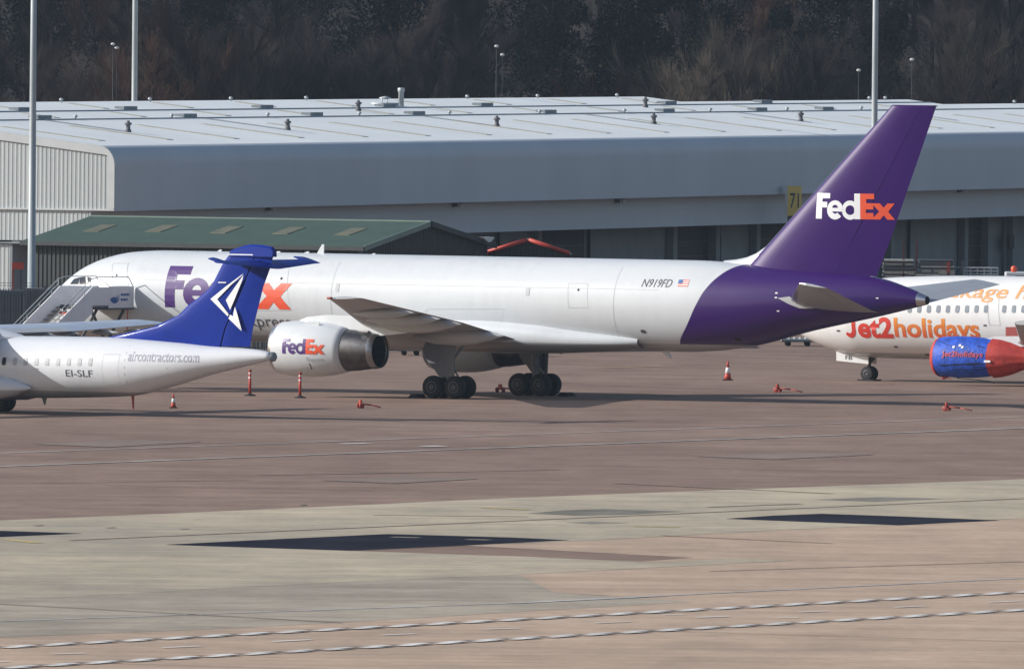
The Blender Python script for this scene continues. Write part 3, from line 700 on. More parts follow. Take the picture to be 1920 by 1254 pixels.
class Craft:
    """aircraft frame: u aft from the nose, v to starboard, z up"""
    def __init__(s, ang, gx, gY, gu, top, bot, hw):
        s.a = math.radians(ang); s.ux = np.array([math.cos(s.a), -math.sin(s.a), 0]); s.vy = np.array([math.sin(s.a), math.cos(s.a), 0])
        s.O = np.array([gx, gY, 0]) - gu * s.ux
        s.zt = pchip(*zip(*top)); s.zb = pchip(*zip(*bot)); s.hw = pchip(*zip(*hw)); s.len = top[-1][0]
    def uz(s, px, py, v=0.):
        q = on_plane(px, py, s.O + s.vy * v, s.vy) - s.O; return float(q @ s.ux), float(q[2])
    def side(s, u, z, off=.012):
        zt, zb, hw = float(s.zt(u)), float(s.zb(u)), float(s.hw(u)); zc, hh = (zt + zb) / 2, (zt - zb) / 2
        k = max(-.999, min(.999, (z - zc) / hh)); v = -hw * math.sqrt(1 - k * k)
        n = Vector((0, v / hw**2, (z - zc) / hh**2)).normalized() * off
        return (u, v + n.y, z + n.z)
    def port(s, px, py):
        v = -1.
        for _ in range(60):
            u, z = s.uz(px, py, v); v = .6 * v + .4 * s.side(u, z, 0)[1]
        return u, z
    def body(s, name, mat, par, u0, u1, n=140, m=96, caps=(False, False), dense=0):
        us = [u0 + (u1 - u0) * (i / n) for i in range(n + 1)]
        if dense: us = sorted(set(us + [u0 + dense * (i / 24) ** 2 for i in range(25)]))
        V = []; Fc = []
        for u in us:
            zt, zb, hw = float(s.zt(u)), float(s.zb(u)), float(s.hw(u)); zc, hh = (zt + zb) / 2, (zt - zb) / 2
            for k in range(m): t = 2 * math.pi * k / m; V.append((u, hw * math.cos(t), zc + hh * math.sin(t)))
        N = len(us)
        for i in range(N - 1):
            for k in range(m): Fc.append((i * m + k, i * m + (k + 1) % m, (i + 1) * m + (k + 1) % m, (i + 1) * m + k))
        if caps[0]: Fc.append(tuple(range(m)))
        if caps[1]: Fc.append(tuple(range((N - 1) * m, N * m)))
        return mesh(name, V, Fc, mat, par, True)
NACA = [0, .005, .0125, .025, .05, .1, .15, .2, .3, .4, .5, .6, .7, .8, .9, 1.]
def thick(x): return 5 * (.2969 * math.sqrt(x) - .126 * x - .3516 * x**2 + .2843 * x**3 - .1036 * x**4)
def foil(name, secs, mat, par, tdir, c0=0., c1=1., camber=0., smooth=True):
    """secs: (LE point, TE point, thickness in metres) from root to tip; keeps the chord span c0..c1"""
    xs = sorted(set([c0, c1] + [x for x in NACA if c0 < x < c1])); td = Vector(tdir); V = []; ring = 2 * len(xs)
    for le, te, th in secs:
        le = Vector(le); te = Vector(te)
        for x in xs: V.append(le.lerp(te, x) + td * (thick(x) * th + camber * th * 4 * x * (1 - x)))
        for x in reversed(xs): V.append(le.lerp(te, x) + td * (-thick(x) * th * 1.0 + camber * th * 4 * x * (1 - x)))
    Fc = []
    for i in range(len(secs) - 1):
        for k in range(ring): Fc.append((i * ring + k, i * ring + (k + 1) % ring, (i + 1) * ring + (k + 1) % ring, (i + 1) * ring + k))
    Fc += [tuple(range(ring)), tuple(range((len(secs) - 1) * ring, len(secs) * ring))]
    o = mesh(name, V, Fc, mat, par, smooth)
    if smooth:
        es = o.modifiers.new('split', 'EDGE_SPLIT'); es.split_angle = math.radians(40)
    return o
def wheel(par, c, r, w_, name='wheel'):
    a = w_ / 2
    t = MB().rev([(-a, r * .55), (-a, r * .82), (-a * .8, r * .95), (-a * .35, r), (a * .35, r), (a * .8, r * .95), (a, r * .82), (a, r * .55)], c, 'y', 28, True)
    o = t.make(name, m_tyre, par, True); o.modifiers.new('s', 'EDGE_SPLIT').split_angle = .9
    return o
def hub(par, c, r, w_):
    a = w_ / 2
    return MB().rev([(-a - .012, r * .12), (-a - .03, r * .16), (-a + .02, r * .3), (-a - .012, r * .5), (-a + .01, r * .56), (a - .01, r * .56), (a + .012, r * .5), (a + .03, r * .12)], c, 'y', 20, True).make('hub', m_hub, par, True)

# ------------------------------------------------------------------ letter outlines (flat print, cap height 1)
def arc(cx, cy, rx, ry, a0, a1, n=22): return [(cx + rx * math.cos(math.radians(a0 + (a1 - a0) * i / n)), cy + ry * math.sin(math.radians(a0 + (a1 - a0) * i / n))) for i in range(n + 1)]
L_F = [[(0, 0), (0, 1), (.62, 1), (.62, .8), (.27, .8), (.27, .66), (.50, .66), (.50, .44), (.27, .44), (.27, 0)]]
def L_e(cx=.86):
    out = arc(cx, .35, .36, .375, -1, 318) + arc(cx, .35, .13, .15, 318, 205, 12) + [(cx - .125, .29), (cx + .358, .29)]
    hole = arc(cx, .43, .125, .12, 0, 180, 12)
    return [out, hole]
def L_d(cx=1.52):
    xe = 1.70; k = (xe - cx) / .36; a = math.degrees(math.acos(k)); ki = (xe - cx) / .20; ai = math.degrees(math.acos(max(-1, min(1, ki))))
    return [arc(cx, .35, .36, .375, a, 360 - a) + arc(cx, .35, .20, .19, 360 - ai, ai), [(xe + .001, 0), (1.955, 0), (1.955, 1), (xe + .001, 1)]]
L_Ex = [[(1.96, 0), (2.80, 0), (2.955, .17), (3.10, 0), (3.42, 0), (3.14, .31), (3.42, .63), (3.12, .63), (2.955, .46), (2.80, .63), (2.22, .63), (2.22, .79), (2.56, .79), (2.56, 1), (1.96, 1)],
        [(2.2, .25), (2.52, .25), (2.52, .08), (2.77, .315), (2.52, .55), (2.52, .39), (2.2, .39)]]
L_x = [[(2.53, 0), (2.80, 0), (2.955, .20), (3.10, 0), (3.42, 0), (3.12, .32), (3.42, .63), (3.12, .63), (2.955, .45), (2.80, .63), (2.53, .63), (2.80, .32)]]

# ------------------------------------------------------------------ large cargo aircraft
top = [(0, 3.42), (.12, 3.72), (.35, 3.99), (.65, 4.2), (1.0, 4.42), (1.48, 4.85), (1.97, 5.22), (2.62, 5.58), (3.6, 5.93), (4.91, 6.18), (6.66, 6.27), (9, 6.27), (34.5, 6.26), (37.3, 6.13), (39.4, 5.99), (42.0, 5.82), (43.9, 5.62), (45.17, 5.28), (45.8, 5.06), (46.3, 4.86)]
bot = [(0, 3.28), (.12, 3.06), (.35, 2.88), (.8, 2.66), (1.5, 2.46), (2.6, 2.3), (4.2, 2.24), (7, 2.23), (31.5, 2.22), (34, 2.2), (35.5, 2.27), (37.3, 2.49), (40.5, 3.25), (44.0, 3.97), (46.3, 4.50)]
hwid_ = [(0, .08), (.12, .42), (.35, .68), (.8, 1.0), (1.5, 1.33), (2.6, 1.62), (4.2, 1.82), (6, 1.88), (32, 1.88), (35, 1.83), (37.3, 1.70), (40.5, 1.34), (44.0, .72), (46.3, .20)]
g_ = at_depth(923, 746, 760)
J = Craft(31.4, g_[0], 760, 23.9, top, bot, hwid_)
ca = empty('cargo_aircraft', tuple(J.O), -J.a, 'large white twin engined cargo jet with purple tail fin parked across the apron', 'aircraft')
pc = [J.port(x, y) for x, y in ((1275, 642), (1288, 609), (1305, 571), (1322, 543), (1348, 517.6), (1373, 502.6), (1393, 496.5))]
curve = [(2.0, pc[0][0] - .35)] + sorted([(z, u) for u, z in pc]) + [(6.6, pc[-1][0] + 1.4)]
cv = [curve[0]]
for c in curve[1:]:
    if c[0] > cv[-1][0] + .02: cv.append(c)
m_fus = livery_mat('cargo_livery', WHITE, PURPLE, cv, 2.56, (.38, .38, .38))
J.body('fuselage', m_fus, ca, 0.001, 45.85, 150, 96, dense=4)
J.body('tail_cone', m_alu, ca, 45.853, 46.28, 6, 48)
MB().rev([(46.25, .19), (46.30, .16), (46.10, .13), (46.0, .02)], (0, 0, 4.68), 'x', 20).make('exhaust', m_soot, ca, True)
MB().rev([(0, .02), (.02, .09), (.1, .2), (.2, .3)], (-.0, 0, 3.35), 'x', 24).make('nose_tip', m_white, ca, True)
# belly fairing
fs = [(12.5, 1.2, 2.6, 1.70), (14.5, 1.62, 2.35, 2.6), (16.5, 1.95, 2.18, 3.0), (18, 1.99, 2.06, 3.2), (21, 2.02, 2.0, 3.5), (24, 2.02, 1.98, 3.5), (27, 1.98, 2.0, 3.3), (29, 1.86, 2.08, 3.0), (31, 1.6, 2.19, 2.8), (33, 1.1, 2.45, 2.6)]
fh = pchip([a[0] for a in fs], [a[1] for a in fs]); fz = pchip([a[0] for a in fs], [a[2] for a in fs]); ft = pchip([a[0] for a in fs], [a[3] for a in fs])
V = []; Fc = []; m_ = 48; N = 50
for i in range(N + 1):
    u = 13.2 + (32.2 - 13.2) * i / N; h, zb, zt = float(fh(u)), float(fz(u)), float(ft(u)) + .25; zc = (zb + zt) / 2
    for k in range(m_):
        t = 2 * math.pi * k / m_; c_, s_ = math.cos(t), math.sin(t); e = .8
        V.append((u, h * abs(c_) ** e * (1 if c_ > 0 else -1), zc + (zt - zb) / 2 * abs(s_) ** e * (1 if s_ > 0 else -1)))
for i in range(N):
    for k in range(m_): Fc.append((i * m_ + k, i * m_ + (k + 1) % m_, (i + 1) * m_ + (k + 1) % m_, (i + 1) * m_ + k))
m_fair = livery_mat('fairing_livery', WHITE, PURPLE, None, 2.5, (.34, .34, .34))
mesh('belly_fairing', V, Fc, m_fair, ca, True)
# markings laid on the port side
def on_side(cr): return lambda x, y: cr.side(x, y)
def panel(cr, name, px0, py0, px1, py1, mat, par, r=.3):
    ua, za = cr.port(px0, py1); ub, zb = cr.port(px1, py0); w2, h2 = (ub - ua) / 2, (zb - za) / 2; cx, cy = (ua + ub) / 2, (za + zb) / 2; rr = r * min(w2, h2) * 2
    P = []
    for sx, sy, a0 in ((1, 1, 0), (-1, 1, 90), (-1, -1, 180), (1, -1, 270)): P += arc(cx + sx * (w2 - rr), cy + sy * (h2 - rr), rr, rr, a0, a0 + 90, 4)
    return bend(flat_poly([P]), on_side(cr), name, mat, par, .25)
def outline(cr, name, px0, py0, px1, py1, mat, par, t=.035, quad=None):
    """door or hatch joint drawn as a thin raised frame"""
    c = quad or [cr.port(px0, py0), cr.port(px1, py0), cr.port(px1, py1), cr.port(px0, py1)]
    cx = sum(a for a, b in c) / 4; cy = sum(b for a, b in c) / 4
    inn = [(a - math.copysign(t, a - cx), b - math.copysign(t, b - cy)) for a, b in c]
    return bend(flat_poly([c, inn]), on_side(cr), name, mat, par, .3)
uF, zF = J.port(309.8, 575.7); _, zT = J.port(316.5, 498.5); ux_, _ = J.port(546, 577.5); hgt = zT - zF; wsc = (ux_ - uF) / 3.42
fl = lambda x, y: J.side(uF + x * wsc, zF + y * hgt)
bend(flat_poly(L_F), fl, 'lettering', m_purple_decal, ca, .15); bend(flat_poly(L_e()), fl, 'lettering', m_purple_decal, ca, .15)
bend(flat_poly(L_d()), fl, 'lettering', m_purple_decal, ca, .15); bend(flat_poly(L_Ex), fl, 'lettering', m_orange, ca, .15)
ua, za = J.port(455, 611.5); ub, _ = J.port(548, 611.5)
bend(flat_text('Express', 0), on_side(J), 'lettering', m_dgrey, ca, .25, (ua, ub, za - .16, za + .50))
ua, za = J.port(1202, 538); ub, zb = J.port(1261, 524)
me = flat_text('N919FD', .0)
bend(me, lambda x, y: J.side(x + (y - za) * .22, y), 'lettering', m_dgrey, ca, .25, (ua, ub, za, zb))
# flag: stripes and canton
ua, za = J.port(1270, 537); ub, zb = J.port(1293, 525)
for k in range(7):
    y0 = za + (zb - za) * k / 7
    bend(flat_poly([[(ua, y0), (ub, y0), (ub, y0 + (zb - za) / 7 * .99), (ua, y0 + (zb - za) / 7 * .99)]]), on_side(J), 'flag_stripe', m_orange if k % 2 == 0 else m_whitelet, ca, .3)
bend(flat_poly([[(ua, za + (zb - za) * .45), (ua + (ub - ua) * .42, za + (zb - za) * .45), (ua + (ub - ua) * .42, zb), (ua, zb)]]), lambda x, y: J.side(x, y, .02), 'flag_canton', m_blueico, ca, .3)
panel(J, 'blanked_window', 628.5, 532, 637, 547, m_plug, ca); panel(J, 'blanked_window', 985, 539, 994, 554, m_plug, ca)
panel(J, 'door_port', 1082.5, 541.5, 1086.5, 545.5, m_black, ca); panel(J, 'door_port', 525.5, 520, 530, 524.5, m_black, ca); panel(J, 'door_port', 217, 514.5, 220.5, 518, m_black, ca)
outline(J, 'door_joint', 1066, 531, 1103, 577, m_seam, ca, .014); outline(J, 'door_joint', 212, 493, 241, 536, m_seam, ca, .03)
outline(J, 'cargo_door_joint', 432, 494, 546, 582, m_seam, ca, .016)
outline(J, 'hatch_joint', 800, 579, 945, 640, m_seam, ca, .015)
for px, py in ((1206, 621), (1121, 630), (1384, 636)): panel(J, 'service_port', px - 3.5, py - 3, px + 3.5, py + 3, m_dgrey if px != 1384 else m_black, ca, .48)
for px, py in ((1456, 549.5), (1455, 558), (1459, 583), (1645, 559)): panel(J, 'static_port', px - 2.5, py - 1.2, px + 2.5, py + 1.2, m_whitelet, ca, .4)
for py in (524, 543, 560, 602): 
    if py == 543: continue
for zl_, ua_, ub_ in ((3.30, 7.5, 13.5), (4.95, 6.5, 33.5)):
    bend(flat_poly([[(ua_, zl_), (ub_, zl_), (ub_, zl_ + .018), (ua_, zl_ + .018)]]), lambda x, y: J.side(x, y, .008), 'skin_joint', m_seam, ca, .4)
for a in (620, 1150):   # skin joints between fuselage sections
    u, _ = J.port(a, 560)
    bend(flat_poly([[(u, 2.75), (u + .022, 2.75), (u + .022, 5.9), (u, 5.9)]]), lambda x, y: J.side(x, y, .008), 'skin_joint', m_seam, ca, .2)
# cockpit windows
for a in ([(131, 533), (139, 523), (150, 520), (147, 533)], [(150, 520), (160, 519), (162, 533), (149, 533)], [(164, 519.5), (171, 521), (172, 533), (165, 533)]):
    P = [J.port(x, y) for x, y in a]; bend(flat_poly([P]), on_side(J), 'cockpit_window', m_glass, ca, .2)
    bend(flat_poly([P]), lambda x, y: (lambda q: (q[0], -q[1], q[2]))(J.side(x, y)), 'cockpit_window', m_glass, ca, .2)
# stabiliser seal plate
P = [J.port(x, y) for x, y in ((1459, 559), (1482, 556), (1488, 566), (1524, 570), (1526, 578), (1500, 577.5), (1480, 570))]
bend(flat_poly([P]), lambda x, y: J.side(x, y, .05), 'seal_plate', m_wing, ca, .2)
# fin with leading edge strip and rudder
LT = J.uz(1672, 199); TT = J.uz(1756, 199); LB = J.uz(1408, 493); TB = J.uz(1646, 517.7)
zr0 = 5.55; uL = LB[0] + (zr0 - LB[1]) * (LT[0] - J.uz(1438, 461)[0]) / (LT[1] - J.uz(1438, 461)[1]); LB = J.uz(1438, 461); k = (LT[0] - LB[0]) / (LT[1] - LB[1]); uL = LB[0] - (LB[1] - zr0) * k
kt = (TT[0] - TB[0]) / (TT[1] - TB[1]); uTr = TB[0] - (TB[1] - zr0) * kt
fsec = []
for i in range(9):
    t = i / 8; z = zr0 + (LT[1] - zr0) * t; fsec.append(((uL + k * (z - zr0), 0, z), (uTr + kt * (z - zr0), 0, z), .92 - .55 * t))
m_fin = plain('purple_fin_paint', PURPLE, .36, var=.08, scale=.5, coat=.1, spec=.2)
foil('leading_edge', fsec, m_alu, ca, (0, 1, 0), 0, .014)
foil('fin', fsec, m_fin, ca, (0, 1, 0), .0145, .70)
rsec = [(a, b, c) for a, b, c in fsec]; zrr = lambda z: 6.0
foil('rudder', [((a[0], 0, max(a[2], 5.74 if i == 0 else a[2])), (b[0], 0, max(b[2], 5.70 if i == 0 else b[2])), c) for i, (a, b, c) in enumerate(rsec) if i != 1] , m_fin, ca, (0, 1, 0), .705, 1)
zt_ = LT[1]; MB().prism([(LT[0] - .02, zt_), (TT[0], zt_), (TT[0] - .03, zt_ + .05), (LT[0] + .15, zt_ + .05)], -.1, .1).make('fin_cap', m_fin, ca)
dl = [J.uz(1357, 489), J.uz(1380, 487), J.uz(1400, 483), J.uz(1418, 475.5), J.uz(1438, 461.5)]
V = []; Fc = []
for u, z in dl: V += [(u, 0, z + .01), (u + .05, -.10, z - .14), (u + .1, -.24, z - .6 - .25), (u + .05, .10, z - .14), (u + .1, .24, z - .85)]
for i in range(4):
    b = i * 5
    Fc += [(b, b + 5, b + 6, b + 1), (b + 1, b + 6, b + 7, b + 2), (b, b + 3, b + 8, b + 5), (b + 3, b + 4, b + 9, b + 8)]
mesh('dorsal_fillet', V, Fc, m_white, ca, True)
# fin emblem
fy = lambda u, z: -thick(max(.001, min(.999, (u - (uL + k * (z - zr0))) / ((uTr + kt * (z - zr0)) - (uL + k * (z - zr0)))))) * (.92 - .55 * (z - zr0) / (LT[1] - zr0)) - .012
f0 = J.uz(1530, 410, -.36); f1 = J.uz(1671, 410, -.36); f2 = J.uz(1532, 362, -.36)
ff = lambda x, y: (f0[0] + x / 3.42 * (f1[0] - f0[0]), fy(f0[0] + x / 3.42 * (f1[0] - f0[0]), f0[1] + y * (f2[1] - f0[1])), f0[1] + y * (f2[1] - f0[1]))
for P, mt in ((L_F, m_whitelet), (L_e(), m_whitelet), (L_d(), m_whitelet), (L_Ex, m_orange)): bend(flat_poly(P), ff, 'lettering', mt, ca, .15)
# horizontal stabilisers
for sgn in (-1, 1):
    V = [((39.7, sgn * 1.0, 4.60), (44.15, sgn * .55, 4.12), .46), ((40.2, sgn * 1.5, 4.66), (44.2, sgn * 1.2, 4.20), .44), ((44.15, sgn * 7.5, 5.46), (45.6, sgn * 7.5, 5.28), .17), ((44.5, sgn * 7.62, 5.44), (45.6, sgn * 7.62, 5.30), .08)]
    foil('tailplane', V, m_stab, ca, (0, 0, 1), .06, .72); foil('tailplane_leading_edge', V, m_alu, ca, (0, 0, 1), 0, .058)
    foil('elevator', V, m_stab, ca, (0, 0, 1), .725, 1)
# wings
def wsec(sg):
    return [((17.0, sg * 1.2, 2.62), (26.6, sg * 1.2, 2.50), 1.15), ((18.0, sg * 2.1, 2.78), (26.4, sg * 2.1, 2.64), 1.05), ((20.85, sg * 6.3, 3.36), (26.15, sg * 6.3, 3.44), .62),
            ((24.3, sg * 13.2, 4.04), (27.6, sg * 13.2, 4.13), .34), ((27.0, sg * 18.7, 4.62), (28.75, sg * 18.7, 4.68), .17), ((27.6, sg * 19.05, 4.66), (28.8, sg * 19.05, 4.70), .06)]
for sg in (-1, 1):
    W = wsec(sg)
    foil('wing', W, m_wing, ca, (0, 0, 1), .05, .735, .12); foil('wing_leading_edge', W, m_alu, ca, (0, 0, 1), 0, .048, .12)
    foil('flap', W[1:3], m_stab, ca, (0, 0, 1), .74, 1, .12); foil('flap', W[2:4], m_stab, ca, (0, 0, 1), .742, 1, .12); foil('aileron', W[3:], m_stab, ca, (0, 0, 1), .744, 1, .12)
    for vv, ln, r in ((4.3, 4.8, .44), (8.2, 4.4, .38), (10.9, 3.9, .33), (14.2, 3.2, .25)):
        t = (vv - 6.3) / 6.9 if vv > 6.3 else 0
        te = 26.15 + (27.6 - 26.15) * t if vv > 6.3 else 26.35; zz = (3.44 + .69 * t if vv > 6.3 else 2.64 + .8 * (vv - 2.1) / 4.2) - .22
        V = MB().rev([(-.5 + 0, .02), (-.42, .35), (-.25, .8), (0, 1), (.2, .85), (.38, .45), (.5, .02)], (0, 0, 0), 'x', 16)
        V.v = [(te + .75 - ln / 2 + x * ln, sg * vv + y * r * .62, zz - .12 * (.5 - x) + z * r * (1 if z < 0 else .8)) for x, y, z in V.v]
        V.make('flap_fairing', m_wing, ca, True)
    MB().rev([(0, .01), (.05, .05), (.28, .06), (.32, .01)], (26.98, sg * 18.95, 4.67), 'x', 10).make('wingtip_light', m_redw if sg < 0 else m_green, ca, True)
    # wing root landing light panel, engine, pylon
    e = empty('engine', (0, sg * 6.5, 2.14)); e.parent = ca
    MB().rev([(17.3, .92), (16.95, .96), (16.80, 1.02), (16.77, 1.07), (16.82, 1.12), (17.0, 1.17)], (0, 0, 0), 'x', 56).make('inlet_lip', m_alu, e, True)
    MB().rev([(17.0, 1.172), (17.6, 1.235), (18.3, 1.26), (19.0, 1.24), (19.6, 1.17), (20.1, 1.06), (20.42, .975), (20.42, .9)], (0, 0, 0), 'x', 56).make('nacelle', m_white, e, True)
    MB().rev([(20.42, .945), (20.9, .915), (21.5, .84), (21.75, .80)], (0, 0, -.02), 'x', 56).make('core_cowl', m_nozzle, e, True)
    MB().rev([(21.755, .815), (22.03, .765), (22.05, .74), (21.8, .74)], (0, 0, -.03), 'x', 56).make('exhaust_nozzle', m_ring, e, True)
    MB().rev([(22.0, .735), (21.3, .78), (20.9, .7), (20.8, .02)], (0, 0, -.03), 'x', 40).make('exhaust_duct', m_soot, e, True)
    MB().rev([(17.35, .92), (17.5, .9), (17.5, .3), (17.2, .02)], (0, 0, 0), 'x', 40).make('fan', m_soot, e, True)
    pv = []
    for u, zt2, zb2, w2 in ((17.7, 1.22, 1.1, .04), (18.3, 1.42, 1.0, .15), (19.3, 1.52, .9, .2), (20.6, 1.5, .8, .21), (21.8, 1.25, .62, .19), (22.9, 1.15, .72, .13), (24.2, 1.15, .9, .03)):
        pv += [(u, -w2, zb2), (u, w2, zb2), (u, w2 * .8, zt2), (u, -w2 * .8, zt2)]
    Fc = [(i * 4 + k_, i * 4 + (k_ + 1) % 4, i * 4 + 4 + (k_ + 1) % 4, i * 4 + 4 + k_) for i in range(6) for k_ in range(4)] + [(0, 1, 2, 3), (24, 25, 26, 27)]
    mesh('pylon', pv, Fc, m_white, e, False)
    MB().box(20.45, 21.6, -.3, .3, .72, .86).make('heat_shield', m_nozzle, e, bevel=.05)
    MB().prism([(18.3, 1.1), (19.2, 1.22), (19.2, 1.02)], -.62, -.6).make('strake', m_white, e)
    if sg < 0:
        nr = pchip([16.77, 17.0, 17.6, 18.3, 19.0, 19.6, 20.1, 20.42], [1.07, 1.172, 1.235, 1.26, 1.24, 1.17, 1.06, .975])
        def ns(u, z):
            r = float(nr(u)); z = max(-r * .98, min(r * .98, z)); return (u, -math.sqrt(max(0, r * r - z * z)) - .015, z)
        def np_(px, py):
            v = -7.6
            for _ in range(50):
                u, z = J.uz(px, py, v); v = .5 * v + .5 * (ns(u, z - 2.14)[1] - 6.5)
            return u, z - 2.14
        a0 = np_(529, 662.5); a1 = np_(608, 662.5); a2 = np_(530, 634.5)
        fe = lambda x, y: ns(a0[0] + x / 3.42 * (a1[0] - a0[0]), a0[1] + y * (a2[1] - a0[1]))
        for P, mt in ((L_F, m_purple_decal), (L_e(), m_purple_decal), (L_d(), m_purple_decal), (L_Ex, m_orange)): bend(flat_poly(P), fe, 'lettering', mt, e, .25)
        b0 = np_(575, 676); b1 = np_(608, 676)
        bend(flat_text('Express', 0), ns, 'lettering', m_lgrey, e, .3, (b0[0], b1[0], b0[1] - .07, b0[1] + .15))
        c0 = np_(579, 681); c1 = np_(585, 692)
        bend(flat_poly([[(c0[0], c0[1]), (c0[0] + .05, c0[1]), (c1[0] + .02, c1[1]), (c1[0] - .03, c1[1])]]), ns, 'latch_mark', m_black, e, .3)
P = [J.port(x, y) for x, y in ((628, 600.5), (644, 601.5), (644, 610.5), (629, 610))]
bend(flat_poly([P]), lambda x, y: J.side(x, y, .04), 'air_inlet', m_dgrey, ca, .2)
# antennas and drain mast
for px, hh, w2 in ((603, .42, .25), (412, .10, .2), (520, .07, .3), (575, .08, .25), (700, .06, .2)):
    u, _ = J.uz(px, 475); z = 6.255
    MB().prism([(u - w2, z - .03), (u + w2 * .5, z - .03), (u + w2 * .55, z + hh), (u + w2 * .15, z + hh)], -.03, .03).make('antenna', m_white, ca)
u, _ = J.uz(1248, 664); MB().prism([(u - .25, 2.22), (u + .15, 2.22), (u + .32, 1.92), (u + .2, 1.9)], -.03, .03).make('antenna', m_white, ca)
# main landing gear
for sg in (-1, 1):
    e = empty('main_gear', (23.9, sg * 3.66, 0)); e.parent = ca
    mb = MB(); mb.tube((0, 0, .52), (0, 0, 1.35), .12, n=16); mb.tube((0, 0, 1.3), (0, 0, 2.9), .19, n=16); mb.tube((-.62, 0, .55), (.62, 0, .55), .13, n=10)
    mb.tube((.1, 0, 1.6), (.8, -sg * .3, 2.7), .06, n=8)
    mb.tube((.2, 0, 1.3), (.45, 0, 1.0), .04, n=8); mb.tube((.45, 0, 1.0), (.15, 0, .62), .04, n=8)
    mb.make('strut', m_gear, e, True)
    for du in (-.57, .57):
        MB().tube((du, -.55, .5), (du, .55, .5), .07, n=10).make('axle', m_gear, e, True)
        for dv in (-.43, .43): wheel(e, (du, dv, .5), .51, .38); hub(e, (du, dv, .5), .51, .38)
    dz = [J.uz(x, y, -4.05) for x, y in ((791.5, 655), (798, 673), (811, 689), (822, 705), (850, 707), (853, 640), (853, 625), (804, 628))]
    MB().prism([(u - 23.9, z) for u, z in dz], sg * .30, sg * .36).make('gear_door', m_geardoor, e)
    MB().tube((.32, sg * .2, .75), (.32, sg * .2, 2.6), .03, n=6).make('brake_hose', m_black, e)
e = empty('nose_gear', (5.6, 0, 0)); e.parent = ca
mb = MB(); mb.tube((0, 0, .4), (0, 0, 2.5), .09, n=12); mb.tube((0, 0, 1.0), (-1.1, 0, 2.3), .05, n=8); mb.tube((0, -.3, .4), (0, .3, .4), .05); mb.make('strut', m_gear, e, True)
for dv in (-.24, .24): wheel(e, (0, dv, .4), .4, .22); hub(e, (0, dv, .4), .4, .22)
for dv in (-.45, .45): MB().box(-1.3, .3, dv - .015, dv + .015, 1.5, 2.35).make('gear_door', m_white, e)
# chocks under the wheels (each its own thing)
# ------------------------------------------------------------------ turboprop at left
A0 = at_depth(513, 671, 716.5)
tp0 = Craft(33, A0[0], 716.5, 27.1, [(0, 2.), (27, 2.8)], [(0, 1), (27, 1)], [(0, .5), (27, .3)])
def plist(cr, pts): return [cr.uz(x, y) for x, y in pts]
tt = [(0, 2.0), (.4, 2.3), (1.5, 2.75), (3.2, 3.2), (5, 3.31)] + [q for q in plist(tp0, [(0, 629), (201, 632), (335, 641.7), (402, 649), (465, 653.5), (502, 659), (511, 663)])]
tb = [(0, 1.8), (.4, 1.4), (1.5, 1.0), (3.2, .75), (5, .66), (13, .66)] + [q for q in plist(tp0, [(74, 746), (167, 745), (248, 742), (318, 726), (402, 701), (435, 693), (502, 677), (511, 675)])]
th_ = [(0, .1), (.4, .5), (1.5, .95), (3.2, 1.3), (5, 1.40), (17, 1.41), (19.5, 1.33), (22, 1.06), (24.5, .66), (26, .4), (27.05, .21)]
Tp = Craft(33, A0[0], 716.5, 27.1, tt, tb, th_)
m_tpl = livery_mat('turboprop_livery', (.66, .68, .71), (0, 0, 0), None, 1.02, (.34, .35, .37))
m_fabl = plain('fin_blue_paint', NAVYBLUE, .5, var=.12, scale=.7, coat=.1, spec=.12)
tp = empty('turboprop_aircraft', tuple(Tp.O), -Tp.a, 'white turboprop airliner with royal blue T-tail reaching in from the left edge', 'aircraft')
ue = tt[-1][0]
Tp.body('fuselage', m_tpl, tp, 0.01, ue, 110, 80, (True, True), dense=3)
zc = (tt[-1][1] + tb[-1][1]) / 2
MB().rev([(ue - .02, .215), (ue + .10, .19), (ue + .16, .12), (ue + .17, .01)], (0, 0, zc), 'x', 24).make('tail_cone', m_lead, tp, True)
def ypair(lx, ly, ty):   # leading point at a picture row, trailing point on the same height
    a = Tp.uz(lx, ly); return a
TE0 = Tp.uz(465.2, 652.4); TE1 = Tp.uz(499, 516.6)
tex = lambda z: TE0[0] + (z - TE0[1]) * (TE1[0] - TE0[0]) / (TE1[1] - TE0[1])
fl_ = plist(Tp, [(205, 631.5), (288, 612.5), (335, 590.8), (351.5, 574), (384, 549), (397.4, 535.7), (416.6, 497.4), (424, 486), (430, 478), (433, 471)])
secs = []
secs.append(((fl_[0][0], 0, fl_[0][1] - .35), (tex(2.9) - .0, 0, 2.9), .30))
for i, (u, z) in enumerate(fl_):
    tu = tex(z) if z < 6.3 else {0: 0}.get(1, None) or (26.88 + (z - 6.3) * .27)
    secs.append(((u, 0, z), (tu, 0, max(z, 2.95) if i else 3.05), .34 - .012 * i))
def split_foil(c_h):
    # leading sections run along a steep curve, so the hinge is a straight line in space
    h0 = Tp.uz(411, 648); h1 = Tp.uz(470, 505)
    hz = lambda z: h0[0] + (z - h0[1]) * (h1[0] - h0[0]) / (h1[1] - h0[1])
    return hz
hz = split_foil(0)
front = []; rear = []
for le, te, t in secs:
    z = le[2]; zz = te[2]; h = hz(max(z, 3.0)) if z > 6.9 else hz(max(zz if z < 3.2 else z, 2.95))
    h = min(h, te[0] - .3)
    front.append((le, (h - .02, 0, zz), t)); rear.append(((h + .02, 0, zz), te, t * .7))
